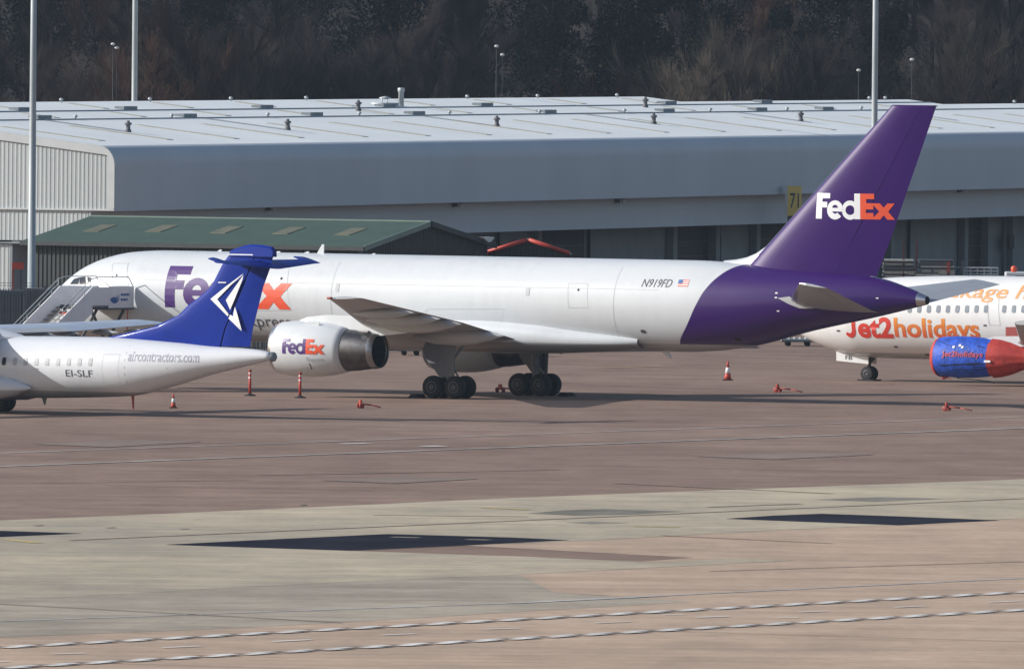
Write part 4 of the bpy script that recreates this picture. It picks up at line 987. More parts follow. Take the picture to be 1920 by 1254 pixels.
def wedge(name, secs, mat, t0=0, t1=1, le_round=True):
    V = []; Fc = []; prof = [(0, 0), (.004, .2), (.015, .4), (.04, .62), (.09, .82), (.18, .95), (.32, 1), (.6, .93), (1, .75)] if le_round else [(0, .70), (.02, .98), (.08, 1), (.4, .7), (1, .05)]
    K = len(prof) * 2
    for le, te, t in secs:
        le, te = Vector(le), Vector(te)
        for s_ in (1, -1):
            for x, w_ in (prof if s_ > 0 else prof[::-1]): V.append(le.lerp(te, x) + Vector((0, s_ * w_ * t / 2, 0)))
    for i in range(len(secs) - 1):
        for k_ in range(K): Fc.append((i * K + k_, i * K + (k_ + 1) % K, (i + 1) * K + (k_ + 1) % K, (i + 1) * K + k_))
    Fc += [tuple(range(K)), tuple(range((len(secs) - 1) * K, len(secs) * K))]
    o = mesh(name, V, Fc, mat, tp, True); o.modifiers.new('s', 'EDGE_SPLIT').split_angle = .7; return o
wedge('fin', front, m_fabl); wedge('rudder', [r for r in rear if r[0][2] > 2.9], m_fabl, le_round=False)
# bullet fairing on top of the fin
cp = plist(Tp, [(433, 471), (436, 468.5), (443, 466.2), (456, 461.5), (472, 458.2), (492, 459.5), (511, 463), (515, 468), (514, 475)])
V = []; Fc = []
for u, z in cp:
    zl = min(z - .12, 6.85); V += [(u, -.05, z), (u, -.14, z - .08), (u, -.172, zl), (u, .172, zl), (u, .14, z - .08), (u, .05, z)]
for i in range(len(cp) - 1):
    Fc += [(i * 6 + k_, i * 6 + (k_ + 1) % 6, i * 6 + 6 + (k_ + 1) % 6, i * 6 + 6 + k_) for k_ in range(6)]
Fc += [tuple(range(6)), tuple(range(len(cp) * 6 - 6, len(cp) * 6))]
mesh('fin_cap', V, Fc, m_fabl, tp, True).modifiers.new('s', 'EDGE_SPLIT').split_angle = .5
# tailplane with drooped elevators and horns
zs = Tp.uz(470, 493)[1]
for sg in (-1, 1):
    S = [((25.25, sg * .0, zs), (27.35, sg * .0, zs - .02), .30), ((25.45, sg * .9, zs + .03), (27.25, sg * .9, zs), .22), ((26.1, sg * 3.05, zs + .08), (27.1, sg * 3.05, zs + .06), .12)]
    S.append(((26.0, sg * 3.5, zs + .09), (26.75, sg * 3.6, zs + .09), .07))
    foil('tailplane', S[:3], m_fabl, tp, (0, 0, 1), 0, .62)
    hx = [Vector(a).lerp(Vector(b), .63) for a, b, c in S]; V = []; dr = math.radians(14)
    E_ = []
    for i, (a, b, c) in enumerate(S[:3]):
        ln = (Vector(b) - Vector(a)).length * .42; h = hx[i]; E_.append(((h.x, h.y, h.z), (h.x + ln * math.cos(dr), h.y, h.z - ln * math.sin(dr)), c * .8))
    foil('elevator', E_, m_fabl, tp, (0, 0, 1), 0, 1)
    h = hx[2]; y = h.y
    foil('elevator_horn', [((h.x - .75 * math.cos(dr), y + sg * .02, h.z + .75 * math.sin(dr)), (h.x + .42, y + sg * .02, h.z - .11), .1), ((h.x - .62, y + sg * .5, h.z + .16), (h.x + .35, y + sg * .5, h.z - .08), .08)], m_fabl, tp, (0, 0, 1))
# emblem on fin and rudder
def fs2(u, z): return (u, -.175, z)
cpx = lambda pts: [Tp.uz(340 + x / 5.225, 440 + y / 5.225, -.17) for x, y in pts]
for P in ([(285, 630), (430, 512), (608, 380), (588, 405), (492, 488), (352, 632), (464, 778), (455, 800), (370, 715)], [(462, 820), (478, 782), (510, 800), (592, 945)],
          [(436, 640), (608, 396), (600, 440), (508, 668), (478, 735)], [(510, 770), (525, 705), (545, 765), (592, 938), (508, 800)]):
    bend(flat_poly([cpx(P)]), fs2, 'fin_emblem', m_whitelet, tp)
zz_ = Tp.uz(418, 530.5)[1]
for a, b, py in ((409, 424, 530.5), (428, 474, 478)):
    ua, za = Tp.uz(a, py, -.17); ub, _ = Tp.uz(b, py, -.17)
    bend(flat_poly([[(ua, za), (ub, za), (ub, za + .045), (ua, za + .045)]]), fs2, 'white_strip', m_whitelet, tp)  # thin white strip laid on the fin side
# windows, lettering
for i in range(12):
    px = 169.5 - i * 20.2; y0 = 672 if i < 12 else 0
    panel(Tp, 'cabin_window', px - 4.6, 671 + (i * -.1), px + 4.6, 685.5 + (i * -.1), m_plug if i < 8 else m_glass, tp, .25)
ua, za = Tp.port(124, 705.5); ub, zb = Tp.port(173, 694)
bend(flat_text('EI-SLF', .0), on_side(Tp), 'lettering', m_dgrey, tp, .3, (ua, ub, za, zb))
ua, za = Tp.port(239, 677); ub, zb = Tp.port(376, 661.5)
bend(flat_text('aircontractors.com', .004), on_side(Tp), 'lettering', m_lgrey, tp, .4, (ua, ub, za, zb))
outline(Tp, 'door_joint', 195, 664, 226, 719, m_seam, tp, .012)
for px in (232, 313): 
    u, _ = Tp.port(px, 690)
    bend(flat_poly([[(u, 1.4), (u + .03, 1.4), (u + .03, 3.0), (u, 3.0)]]), lambda x, y: Tp.side(x, y, .008), 'skin_joint', m_seam, tp, .3)
# wing, root fairing, gear sponson, wheels, masts below
for sg in (-1, 1):
    W = [((10.6, sg * .0, 3.46), (13.5, sg * .0, 3.40), .46), ((10.6, sg * 5.0, 3.50), (13.45, sg * 5.0, 3.42), .44), ((10.95, sg * 12.9, 3.68), (12.45, sg * 12.9, 3.62), .26), ((11.4, sg * 13.5, 3.70), (12.4, sg * 13.5, 3.66), .08)]
    foil('wing', W, m_wingb, tp, (0, 0, 1), 0, .72); foil('flap', W[:2], m_wing, tp, (0, 0, 1), .725, 1); foil('aileron', W[1:], m_wingb, tp, (0, 0, 1), .725, 1)
    for vv in (3.0, 5.0, 8.0, 10.5):
        mb = MB().rev([(-.5, .02), (-.3, .8), (0, 1), (.3, .6), (.5, .02)], (0, 0, 0), 'x', 10); mb.v = [(13.0 + x * 1.5, sg * vv + y * .08, 3.32 + z * .12) for x, y, z in mb.v]; mb.make('flap_fairing', m_wing, tp, True)
    e = empty('engine', (9.4, sg * 4.05, 2.95)); e.parent = tp
    MB().rev([(-2.6, .3), (-2.4, .45), (-1, .55), (1, .5), (2.6, .3), (3.6, .06)], (0, 0, 0), 'x', 24, True).make('nacelle', m_tpl, e, True)
    MB().rev([(-3.2, .02), (-2.9, .22), (-2.62, .28)], (0, 0, 0), 'x', 16, True).make('spinner', m_lead, e, True)
    for k_ in range(6):
        t = math.radians(60 * k_ + 12); MB().tube((-2.8, .25 * math.cos(t), .25 * math.sin(t)), (-2.85, 1.95 * math.cos(t), 1.95 * math.sin(t)), .07, .12, 6).make('propeller_blade', m_black, e, True)
    # sponson and wheels
    mb = MB().rev([(-.5, .02), (-.38, .5), (-.2, .9), (0, 1), (.2, .92), (.38, .55), (.5, .02)], (0, 0, 0), 'x', 24)
    mb.v = [(12.4 + x * 6.4, sg * 1.25 + y * .78, 1.12 + z * .62) for x, y, z in mb.v]; mb.make('gear_sponson', m_tpl, tp, True)
    e = empty('main_gear', (11.9, sg * 2.05, 0)); e.parent = tp
    for dv in (-.2, .2): wheel(e, (0, dv, .44), .44, .26); hub(e, (0, dv, .44), .44, .26)
    MB().tube((0, 0, .4), (0, -sg * .8, 1.3), .1, n=10).make('strut', m_gear, e, True)
mb = MB().rev([(-.5, .02), (-.35, .6), (-.1, 1), (.15, .85), (.38, .4), (.5, .02)], (0, 0, 0), 'x', 24)
mb.v = [(11.9 + x * 5.4, y * 1.55, 3.18 + z * .5) for x, y, z in mb.v]; mb.make('wing_root_fairing', m_tpl, tp, True)
MB().tube((3.0, 0, .4), (3.0, 0, 1.2), .06).make('nose_strut', m_gear, tp); wheel(tp, (3.0, 0, .33), .33, .2, 'nose_wheel')
for px, l_, w2 in ((83, .28, .12), (249, .58, .06)):
    u, _ = Tp.uz(px, 745); z = float(Tp.zb(u)); MB().prism([(u - w2, z + .03), (u + w2, z + .03), (u + .05, z - l_), (u + .01, z - l_)], -.03, .03).make('belly_antenna', m_redw if px > 200 else m_lead, tp)

# ------------------------------------------------------------------ holiday jet at right
G_ = at_depth(1630, 714, 798)
jt = [(0, 2.45), (.3, 2.85), (.9, 3.3), (1.6, 3.75), (2.6, 4.35), (3.6, 4.66), (4.8, 4.83), (6.5, 4.93), (9, 5.0), (11.5, 5.02), (30, 5.05)]
jb = [(0, 2.35), (.3, 2.15), (.58, 2.02), (1.06, 1.80), (2.29, 1.37), (3.2, 1.17), (3.9, 1.09), (6, 1.07), (30, 1.1)]
jh = [(0, .1), (.3, .5), (.9, .92), (1.6, 1.25), (2.6, 1.56), (4, 1.8), (6, 1.88), (30, 1.88)]
Hj = Craft(29, G_[0], 798, 4, jt, jb, jh)
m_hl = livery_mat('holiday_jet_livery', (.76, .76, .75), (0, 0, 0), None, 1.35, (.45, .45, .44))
hj = empty('holiday_jet', tuple(Hj.O), -Hj.a, 'white airliner with red and orange holiday lettering entering from the right edge', 'aircraft')
Hj.body('fuselage', m_hl, hj, .01, 30, 90, 80, (True, True), dense=4)
m_grad, n_, l_, p_ = node_mat('orange_to_red_lettering')
t_ = n_.new('ShaderNodeTexCoord'); s_ = n_.new('ShaderNodeSeparateXYZ'); l_.new(t_.outputs['Object'], s_.inputs[0])
bz = Hj.port(1700, 632)[1]; l_.new(mixc(n_, l_, remap(n_, l_, s_.outputs[2], bz, bz + .95, 0, 1), (.66, .10, .03), (.76, .30, .04)), p_.inputs['Base Color']); p_.inputs['Roughness'].default_value = .45
m_redlet = plain('red_lettering', (.62, .045, .03), .45, var=.04); m_paleor = plain('pale_orange_lettering', (.78, .36, .14), .45, var=.05)
ua, za = Hj.port(1588, 632); ub, _ = Hj.port(1676, 632); _, zb = Hj.port(1640, 594)
ue0, _ = Hj.port(1611, 632); uj, _ = Hj.port(1607, 632); jw = uj - ua; jh_ = zb - za
bend(flat_text('et2', .034), on_side(Hj), 'lettering', m_redlet, hj, .3, (ue0, ub, za - .02, zb))
JP = [(1, 1), (.62, 1), (.62, .36)] + arc(.36, .34, .26, .14, 0, -140, 8) + [(.0, .20)] + arc(.45, .34, .54, .36, 215, 360, 12)
bend(flat_poly([[(ua + x * jw, za + y * jh_) for x, y in JP]]), on_side(Hj), 'lettering', m_redlet, hj, .3)
uc, zc_ = Hj.port(1679, 631.5); ud, _ = Hj.port(1838, 631.5)
bend(flat_text('holidays', .026), on_side(Hj), 'lettering', m_grad, hj, .3, (uc, ud, zc_ - .28, zb - .02))
ue_, ze2 = Hj.port(1731, 557); uf, _ = Hj.port(2062, 560)
me = flat_text('package holidays', .012)
bend(me, lambda x, y: Hj.side(x + (y - ze2) * .25, y), 'lettering', m_paleor, hj, .3, (ue_, uf, ze2 - .2, ze2 + .62))
for px in [1706 + 17.85 * i for i in range(9)] + [1883, 1901, 1919, 1937]:
    panel(Hj, 'cabin_window', px - 4.6, 572.3, px + 4.6, 586.5, m_pane, hj, .4)
for px, py in ((1847, 610), (1739, 665), (1680, 650), (1572, 620)): panel(Hj, 'service_port', px - 3, py - 1.6, px + 3, py + 1.6, m_dgrey, hj, .4)
for a in ([(1500, 600), (1508, 592), (1516, 590), (1514, 600)],):
    P = [Hj.port(x, y) for x, y in a]
    for sg in (1, -1): bend(flat_poly([P]), lambda x, y, sg=sg: (lambda q: (q[0], sg * q[1], q[2]))(Hj.side(x, y)), 'cockpit_window', m_glass, hj, .2)
outline(Hj, 'door_joint', 1855, 545, 1876, 610, m_seam, hj, .02)
# nose gear, its door with two letters
e = empty('nose_gear', (4.0, 0, 0)); e.parent = hj
mb = MB(); mb.tube((0, 0, .34), (0, 0, 1.5), .08, n=12); mb.tube((0, 0, .8), (.5, 0, 1.3), .04); mb.tube((0, -.28, .34), (0, .28, .34), .05); mb.box(-.1, .14, -.14, .14, .9, 1.25); mb.make('strut', m_hub, e, True)
for dv in (-.2, .2): wheel(e, (0, dv, .34), .345, .2); hub(e, (0, dv, .34), .345, .2)
m_gd = plain('bright_gear_door', (.74, .74, .73), .4, var=.04)
dp = [Hj.uz(x, y, -.42) for x, y in ((1568, 658.5), (1568, 676), (1628, 682.5), (1628, 663))]
dr_ = MB().prism([(u - 4, z) for u, z in dp], -.42, -.39).make('gear_door', m_gd, e)
ua, za = Hj.uz(1585, 674, -.43); ub, zb = Hj.uz(1598, 666, -.43)
bend(flat_text('FB', .01), lambda x, y: (x - 4, -.432, y), 'lettering', m_dgrey, dr_, norm=(ua, ub, za, zb))
MB().prism([(u - 4, z) for u, z in dp], .39, .42).make('gear_door', m_gd, e)
MB().box(-.42, .42, -.42, .42, 0, .07).make('wheel_chock', m_black, e)
# covered engine: red front cap, blue sleeve, red rear cap gathered to the plug
e = empty('engine', (0, -4.83, 1.33)); e.parent = hj
cl = lambda u: 1 - .02 * math.sin(u * 9)
MB().rev([(10.10, .02), (10.05, .35), (10.07, .72), (10.16, .86), (10.27, .91), (10.31, .912)], (0, 0, -.03), 'x', 40).make('inlet_cover', m_redfab, e, True)
mb = MB().rev([(10.28, .90), (10.45, .95), (11.2, 1.0), (12.0, .985), (12.7, .93), (13.1, .865)], (0, 0, -.02), 'x', 48)
mb.v = [(x, y, z * (.96 if z < 0 else .98)) for x, y, z in mb.v]; sl_ = mb.make('engine_cover', m_blue, e, True)
prf = [(13.08, .90), (13.5, .86), (14.0, .74), (14.5, .56), (14.9, .44), (15.6, .36), (15.7, .02)]; mb = MB().rev(prf, (0, 0, -.02), 'x', 48)
mb.v = [(x, y * (1 + .03 * math.sin(math.atan2(z, y) * 11)), z * (1 + .03 * math.sin(math.atan2(z, y) * 11))) for x, y, z in mb.v]; mb.make('exhaust_cover', m_redfab, e, True)
er = pchip([10.28, 10.45, 11.2, 12.0, 12.7, 13.1], [.90, .95, 1.0, .985, .93, .865])
es_ = lambda u, z: (u, -math.sqrt(max(.01, float(er(u)) ** 2 - z * z / .93)) - .02, z)
m_redp = plain('faded_red_print', (.50, .07, .09), .6, var=.1)
bend(flat_text('Jet2holidays', .02), lambda x, y: es_(x, y), 'lettering', m_redp, e, .2, (10.85, 12.95, -.06, .28))
bend(flat_poly([[(10.7, -.42), (10.7, -.37), (12.9, -.24), (12.9, -.29)]]), es_, 'strap', m_black, e, .2)
for x0_, z0_, x1_, z1_, wd_ in ((10.55, .72, 11.3, .50, .02), (12.2, .30, 12.95, -.62, .025), (11.0, -.62, 12.9, -.60, .02), (12.55, .55, 12.95, .45, .03)):
    bend(flat_poly([[(x0_, z0_), (x0_, z0_ + wd_), (x1_, z1_ + wd_), (x1_, z1_)]]), es_, 'strap', m_black, e, .2)
for u, z in ((11.35, .42), (11.65, .50), (11.8, .42)): bend(flat_poly([[(u, z), (u + .12, z), (u + .12, z + .1), (u, z + .1)]]), es_, 'white_patch', m_whitelet, e, .2)
MB().box(13.02, 13.35, -.93, -.88, -.22, -.12).make('white_patch', m_whitelet, e)
MB().tube((10.75, -.3, -.93), (11.0, -.3, -1.04), .02).make('inlet_tie', m_redfab, e); MB().rev([(10.4, .02), (10.55, .1), (10.75, .02)], (0, -.2, -.98), 'x', 8).make('cover_knot', m_redw, e, True)
mb = MB(); mb.tube((11.2, -.1, -.99), (12.9, -.1, -1.10), .018, n=6); mb.tube((12.9, -.1, -1.10), (13.15, -.1, -1.2), .018, n=6); mb.make('hanging_strap', m_black, e)
for sg in (-1, 1):
    W = [((11.6, sg * 1.4, 1.75), (19.6, sg * 1.4, 1.75), 1.1), ((12.6, sg * 2.2, 1.85), (19.2, sg * 2.2, 1.85), .95), ((15.0, sg * 6., 2.2), (19.4, sg * 6., 2.25), .5), ((20.3, sg * 16.8, 3.2), (21.9, sg * 16.8, 3.25), .2)]
    foil('wing', W, m_wing, hj, (0, 0, 1), .05, 1, .1); foil('slat', W[1:], m_stab, hj, (0, 0, 1), 0, .048, .1)
P = [(11.5, 1.75), (14.4, 1.75), (14.4, 2.4), (11.5, 2.4)]
MB().prism([(12.0, .72), (13.2, .98), (16.0, 1.05), (17, .8), (15.5, .55), (13.0, .5)], -4.98, -4.68).make('pylon', m_white, hj).location.z = 1.33
# dark red panel above the engine
pr = [Hj.uz(x, y, -2.0) for x, y in ((1892, 613), (1935, 612), (1935, 631), (1892, 631))]
MB().prism(pr, -2.35, -2.25).make('red_panel', m_redw, hj)
mb = MB().rev([(-.5, .02), (-.38, .5), (-.1, .95), (.2, 1), (.5, .9)], (0, 0, 0), 'x', 24)
mb.v = [(15.2 + x * 7.5, y * 2.05, 1.75 + z * .78) for x, y, z in mb.v]; mb.make('belly_fairing', m_hl, hj, True)
e = empty('engine', (0, 4.83, 1.33)); e.parent = hj
MB().rev([(10.3, .9), (10.1, 1.0), (11.2, 1.0), (12.7, .93), (13.6, .7)], (0, 0, 0), 'x', 40).make('nacelle', m_white, e, True)
e = empty('main_gear', (19.5, 0, 0)); e.parent = hj
for dv in (-2.86, 2.86):
    wheel(e, (0, dv - .43, .56), .56, .4); wheel(e, (0, dv + .43, .56), .56, .4); MB().tube((0, dv, .5), (0, dv, 1.9), .13, n=12).make('strut', m_gear, e, True)
# ------------------------------------------------------------------ passenger stairs at the forward door
uA, zA_ = J.uz(247, 572, -2.05)
st_loc = J.O + J.ux * uA + J.vy * -2.05
sta = empty('airstairs', tuple(st_loc), -J.a + math.radians(-12), 'pale grey mobile passenger stairs with blue emblem on its platform at the freighter forward door', 'stairs')
# local: x aft, -y away from the fuselage
PF = zA_; SWD = 2.1; PL = 2.5; SL_ = 5.2; HP = .85
def flight(t): return PF - (PF - .35) * t
mb = MB().box(-SWD, 0, -PL, .1, PF - .12, PF); mb.make('platform', m_stair_d, sta)
MB().box(-.05, 0, -PL, -1.5, PF - .10, PF + HP - .04).make('side_panel', m_stair, sta)
ap = MB().box(-.06, .01, -1.5, .12, PF - .12, PF + HP).make('side_panel', m_stair, sta)
MB().box(-SWD, -SWD + .05, -PL, .12, PF - .10, PF + HP).make('side_panel', m_stair, sta)
MB().box(-SWD - .02, .03, -PL, .14, PF - .19, PF - .125).make('platform_edge', m_stair_d, sta)
# emblem and lettering on the aft panel (flat print)
em = [(0, 0)]
def px_(x, y): return (.022, x, y)
cxp, czp = -1.12, PF + .38
for k in range(3):
    P = arc(cxp, czp, .30 - .085 * k, .30 - .085 * k, 200, 380, 12) + arc(cxp + .03, czp + .05, .25 - .085 * k, .25 - .085 * k, 380, 200, 12)
    bend(flat_poly([P]), px_, 'emblem', m_blueico, ap)
for k in range(2):      # two short lines of print too small to read
    x_ = -.72
    for w_ in ((.07, .06, .09, .05, .08, .07) if k == 0 else (.09, .06, .07, .05, .06)):
        bend(flat_poly([[(x_, PF + .42 - .22 * k), (x_ + w_, PF + .42 - .22 * k), (x_ + w_, PF + .53 - .22 * k), (x_, PF + .53 - .22 * k)]]), px_, 'print_mark', m_blueico, ap); x_ += w_ + .025
for x, nm in ((-.05, 0), (-SWD, 1)):
    # stringer panel down the flight
    V = []
    for xx in (x, x + .05):
        for t, dz0, dz1 in ((0, -.35, HP), (.12, -.35, .80), (1, -.35, .60)):
            V += [(xx, -PL - SL_ * t, flight(t) + dz0), (xx, -PL - SL_ * t, flight(t) + dz1)]
    Fc = []
    for i in range(2):
        a = i * 2; Fc += [(a, a + 2, a + 3, a + 1), (a + 6, a + 7, a + 9, a + 8), (a + 1, a + 3, a + 9, a + 7), (a, a + 6, a + 8, a + 2)]
    Fc += [(0, 1, 7, 6), (4, 10, 11, 5)]
    mesh('stringer', V, Fc, m_stair, sta)
    mb = MB(); r = .022
    mb.tube((x + .02, -PL - .1, PF + HP), (x + .02, -PL - .1, PF + HP + .32), r, n=6); mb.tube((x + .02, -PL + .35, PF + HP + .42), (x + .02, -.2, PF + HP + .42), r, n=6)
    mb.tube((x + .02, -PL - .1, PF + HP + .32), (x + .02, -PL + .35, PF + HP + .42), r, n=6); mb.tube((x + .02, -.2, PF + HP + .42), (x + .02, .1, PF + HP), r, n=6)
    mb.tube((x + .02, -PL - .1, PF + HP + .32), (x + .02, -PL - SL_, flight(1) + .95), r, n=6); mb.tube((x + .02, -PL - .1, PF + HP + .1), (x + .02, -PL - SL_, flight(1) + .72), r * .8, n=6)
    for t in (.1, .25, .4, .55, .7, .85, 1): mb.tube((x + .02, -PL - SL_ * t, flight(t) + .5), (x + .02, -PL - SL_ * t, flight(t) + .98), r * .8, n=6)
    mb.make('handrail', m_galv, sta)
n = 19
for i in range(n):
    t = (i + .5) / n; y = -PL - SL_ * t; MB().box(-SWD + .06, -.06, y - .15, y + .15, flight(t) - .03, flight(t)).make('step', m_stair_d, sta)
mb = MB()
for x in (-SWD + .2, -.2):
    mb.tube((x, -.3, PF - .2), (x, -2.6, .5), .07, n=8); mb.tube((x, -2.4, PF - .2), (x, -.4, .5), .07, n=8)
mb.box(-SWD, 0, -PL - 4.4, -.4, .35, .5); mb.make('chassis', m_stair_d, sta)
MB().tube((-.1, -.15, PF - .2), (-.1, -.25, .9), .025, n=6).make('red_hose', m_red, sta)
MB().box(-SWD + .5, -1.0, -PL - .5, -PL - .35, PF - .42, PF - .30).make('orange_box', m_orange, sta)
for x in (-SWD + .1, -.1):
    for y in (-1.4, -6.6): wheel(sta, (x, y, .35), .35, .2)

# ------------------------------------------------------------------ loose items on the apron
def towbar(px, py, px2, py2, Ygap, lab, grp='red towbars lying on the apron'):
    p = ground(px, py + 7.5); q = ground(px2, py2 + 1.5)
    rzz = math.atan2(q[1] - p[1], q[0] - p[0]); L = math.hypot(q[0] - p[0], q[1] - p[1])
    e = empty('towbar', (float(p[0]), float(p[1]), 0), rzz, lab, 'towbar', grp)
    mb = MB(); mb.tube((.05, 0, .2), (L * .55, 0, .15), .035, n=8); mb.tube((L * .55, 0, .15), (L, 0, .06), .028, n=8); mb.make('bar', m_red if 'near' in lab else m_redw, e, True)
    for s in (-1, 1):
        MB().rev([(-.05, .04), (-.04, .11), (-.03, .12), (.03, .12), (.04, .11), (.04, .03)], (0, s * .17, .12), 'y', 18, True).make('wheel', m_redw, e, True)
    MB().box(-.05, .04, -.09, .09, .12, .38).make('head', m_red, e, bevel=.02)
    MB().tube((L, -.09, .06), (L, .09, .06), .03, n=8).make('handle', m_redw, e)
towbar(676, 758, 712, 764, 0, 'near red towbar lying between the left engine and the main wheels')
towbar(938, 728, 978, 733, 0, 'dark red towbar partly hidden behind the far main wheels')
towbar(1458, 728, 1502, 735, 0, 'red towbar lying under the purple tail')
towbar(1775, 763, 1820, 770, 0, 'red towbar lying at lower right in front of the covered engine')
def marker(px, pt, pb, lab):
    p = ground(px, pb); h = CAMH - (CAMH) * 0; Y = float(p[1]); z = float(at_depth(px, pt, Y)[2])
    e = empty('marker_post', (float(p[0]), Y, 0), 0, lab, 'marker post', 'red and white marker posts under the left engine')
    MB().rev([(0, .27), (.05, .26), (.07, .12), (.12, .07)], (0, 0, 0), 'z', 20, True).make('base', m_black, e, True)
    MB().rev([(.1, .062), (z, .058)], (0, 0, 0), 'z', 14, True).make('post', m_red, e, True)
    for f in (.72, .90): MB().rev([(z * f, .070), (z * (f + .05), .070)], (0, 0, 0), 'z', 14).make('white_band', m_whitelet, e, True)
    MB().rev([(z, .066), (z + .05, .085), (z + .09, .03)], (0, 0, 0), 'z', 14, True).make('cap', m_redw, e, True)
marker(468.5, 696, 742, 'thin red and white marker post left of the pair, below the blue tail')
marker(562.5, 701, 746, 'thin red and white marker post directly under the left engine')
def cone(px, pt, pb, lab):
    p = ground(px, pb); Y = float(p[1]); z = float(at_depth(px, pt, Y)[2])
    e = empty('traffic_cone', (float(p[0]), Y, 0), 0, lab, 'traffic cone', 'orange traffic cones')
    MB().box(-z * .27, z * .27, -z * .27, z * .27, 0, .05).make('base', m_black, e, bevel=.015)
    R_ = lambda f: z * (.19 - .155 * f)
    for a, b, mt in ((.05, .36, m_red), (.36, .66, m_whitelet), (.66, .99, m_red)):
        MB().rev([(z * a, R_(a)), (z * b, R_(b))], (0, 0, 0), 'z', 20, True).make('cone_body' if mt is m_red else 'reflective_band', mt, e, True)
cone(1364.5, 676, 713, 'tall red and white cone standing alone beyond the purple tail')
cone(325, 737, 765, 'dull red and white cone under the turboprop tail')
# wheel chocks at the cargo jet
for u, v, lab in ((22.5, -4.1, 'black chock in front of the near main wheels of the cargo jet'), (25.35, 4.0, 'black chock behind the far main wheels of the cargo jet')):
    p = J.O + J.ux * u + J.vy * v
    c = MB().prism([(-.3, 0), (.3, 0), (.12, .17), (-.12, .17)], -.35, .35).make('wheel_chock', m_black); c.location = tuple(p); c.rotation_euler.z = -J.a; tag(c, lab, 'wheel chock', 'black wheel chocks')

# ------------------------------------------------------------------ fence and clutter beyond the apron edge
fe_ = empty('palisade_fence', (-34, 838, 0), 0, 'dark steel palisade fence behind the nose of the freighter at the left', 'fence')
zf = float(at_depth(20, 540, 838)[2])
for i in range(9): MB().box(i * 2.75 - .05, i * 2.75 + .05, -.04, .04, 0, zf + .1).make('post', m_fencem, fe_)
for z in (.4, zf - .35): MB().box(0, 22, -.07, -.043, z, z + .07).make('rail', m_fencem, fe_)
mb = MB()
for i in range(157):
    x = .08 + i * .14; mb.add([(x, -.08, .08), (x + .07, -.10, .08), (x + .07, -.10, zf - .1), (x + .035, -.09, zf), (x, -.08, zf - .1)], [(0, 1, 2, 3, 4)])
o = mb.make('pale', m_fencem, fe_); o['kind'] = 'stuff'
for z in (zf + .12, zf + .25): MB().tube((0, 0, z), (22, 0, z), .012, n=5).make('wire', m_fencem, fe_)
# grey container-like screens directly behind the fence
for i, (a, b, t) in enumerate(((-25, 40, 545), (46, 128, 541))):
    p = at_depth(a, 600, 846); q = at_depth(b, 600, 846); z = float(at_depth(a, t, 846)[2])
    c = empty('storage_container', (float(p[0]), 846, 0), 0, ('dark grey storage container at the left edge behind the palisade fence', 'dark grey storage container behind the fence right of the nearest mast base')[i], 'container', 'dark containers behind the fence')
    w_ = float(q[0] - p[0]); MB().box(0, w_, 0, 2.4, .12, z).make('body', m_fencem, c)
    for k in range(int(w_ / .3)): MB().box(k * .3 + .05, k * .3 + .2, -.04, -.002, .25, z - .12).make('rib', m_fencem, c)
# red sign on a post
p = at_depth(33, 560, 852); zt1 = float(at_depth(33, 492, 852)[2]); zb1 = float(at_depth(33, 504.5, 852)[2])
e = empty('red_sign', (float(p[0]), 852, 0), 0, 'small bright red rectangular sign on a red post left of the nearest mast', 'sign')
MB().box(-.29, .29, -.05, 0, zb1, zt1).make('panel', m_red, e); MB().box(-.29, -.19, -.04, .02, 0, zb1).make('post', m_redw, e); MB().box(.12, .2, .0, .05, 0, zb1 - .01).make('post', m_fencem, e)
# yellow green tug seen beyond the nose
m_hiv = plain('dull_yellow_green_paint', (.22, .21, .08), .5, var=.3, scale=5)
p = at_depth(66, 600, 815)
e = empty('ground_power_unit', (float(p[0]), 815, 0), 0, 'dull yellow green ground unit peeping out left of the freighter nose', 'ground unit')
MB().box(-.3, 1.6, 0, 1.4, .35, 1.5).make('body', m_hiv, e, bevel=.05); MB().box(-.1, 1.3, -.02, 0, .7, 1.3).make('grille', m_black, e); MB().box(-.1, .9, .1, 1.2, 1.5, 2.4).make('cab', m_hiv, e, bevel=.08)
for x in (.1, 1.2):
    for y in (.1, 1.3): wheel(e, (x, y, .3), .3, .2)
# baggage dollies
def dolly(name, loc, rzz, L, lab, grp, load=0, orange=False):
    e = empty(name, loc, rzz, lab, 'dolly', grp)
    MB().box(0, L, 0, 1.5, .28, .38).make('deck', m_galv, e); MB().box(-.02, L + .02, -.05, 0, .22, .30).make('side_rail', m_stair_d, e)
    for x in (.35, L - .35):
        for y in (.15, 1.35): wheel(e, (x, y, .13), .13, .1)
    MB().tube((L, .75, .3), (L + .9, .75, .15), .03).make('drawbar', m_stair_d, e)
    mb = MB()
    for k in range(6): mb.tube((L * (k + .5) / 6, .1, .41), (L * (k + .5) / 6, 1.4, .41), .04, n=6)
    mb.make('roller', m_galv, e)
    for x in (0.04, L - .04): MB().box(x - .03, x + .03, .0, .06, .38, .38 + (.30 if not load else .9)).make('stop_post', m_stair_d, e)
    if orange: MB().box(L * .45, L * .45 + .75, .3, .7, .46, .95).make('orange_cover', m_orange, e, bevel=.05)
    return e
pb_ = ground(745, 666.5); x = float(pb_[0]); k = 0; YB = float(pb_[1])
names = ['leftmost', 'second from left', 'middle', 'second from right', 'rightmost']
for k in range(5): dolly('baggage_dolly', (x + k * 1.5, YB + .15 * (k % 2), 0), .04, 1.32, 'low empty baggage dolly, ' + names[k] + ' of the distant row', 'empty dollies at the apron edge')
p = ground(1466, 649); dolly('container_dolly', (float(p[0]), float(p[1]), 0), .05, 1.7, 'low container dolly under the purple tail, leftmost of its group', 'dollies under the purple tail')
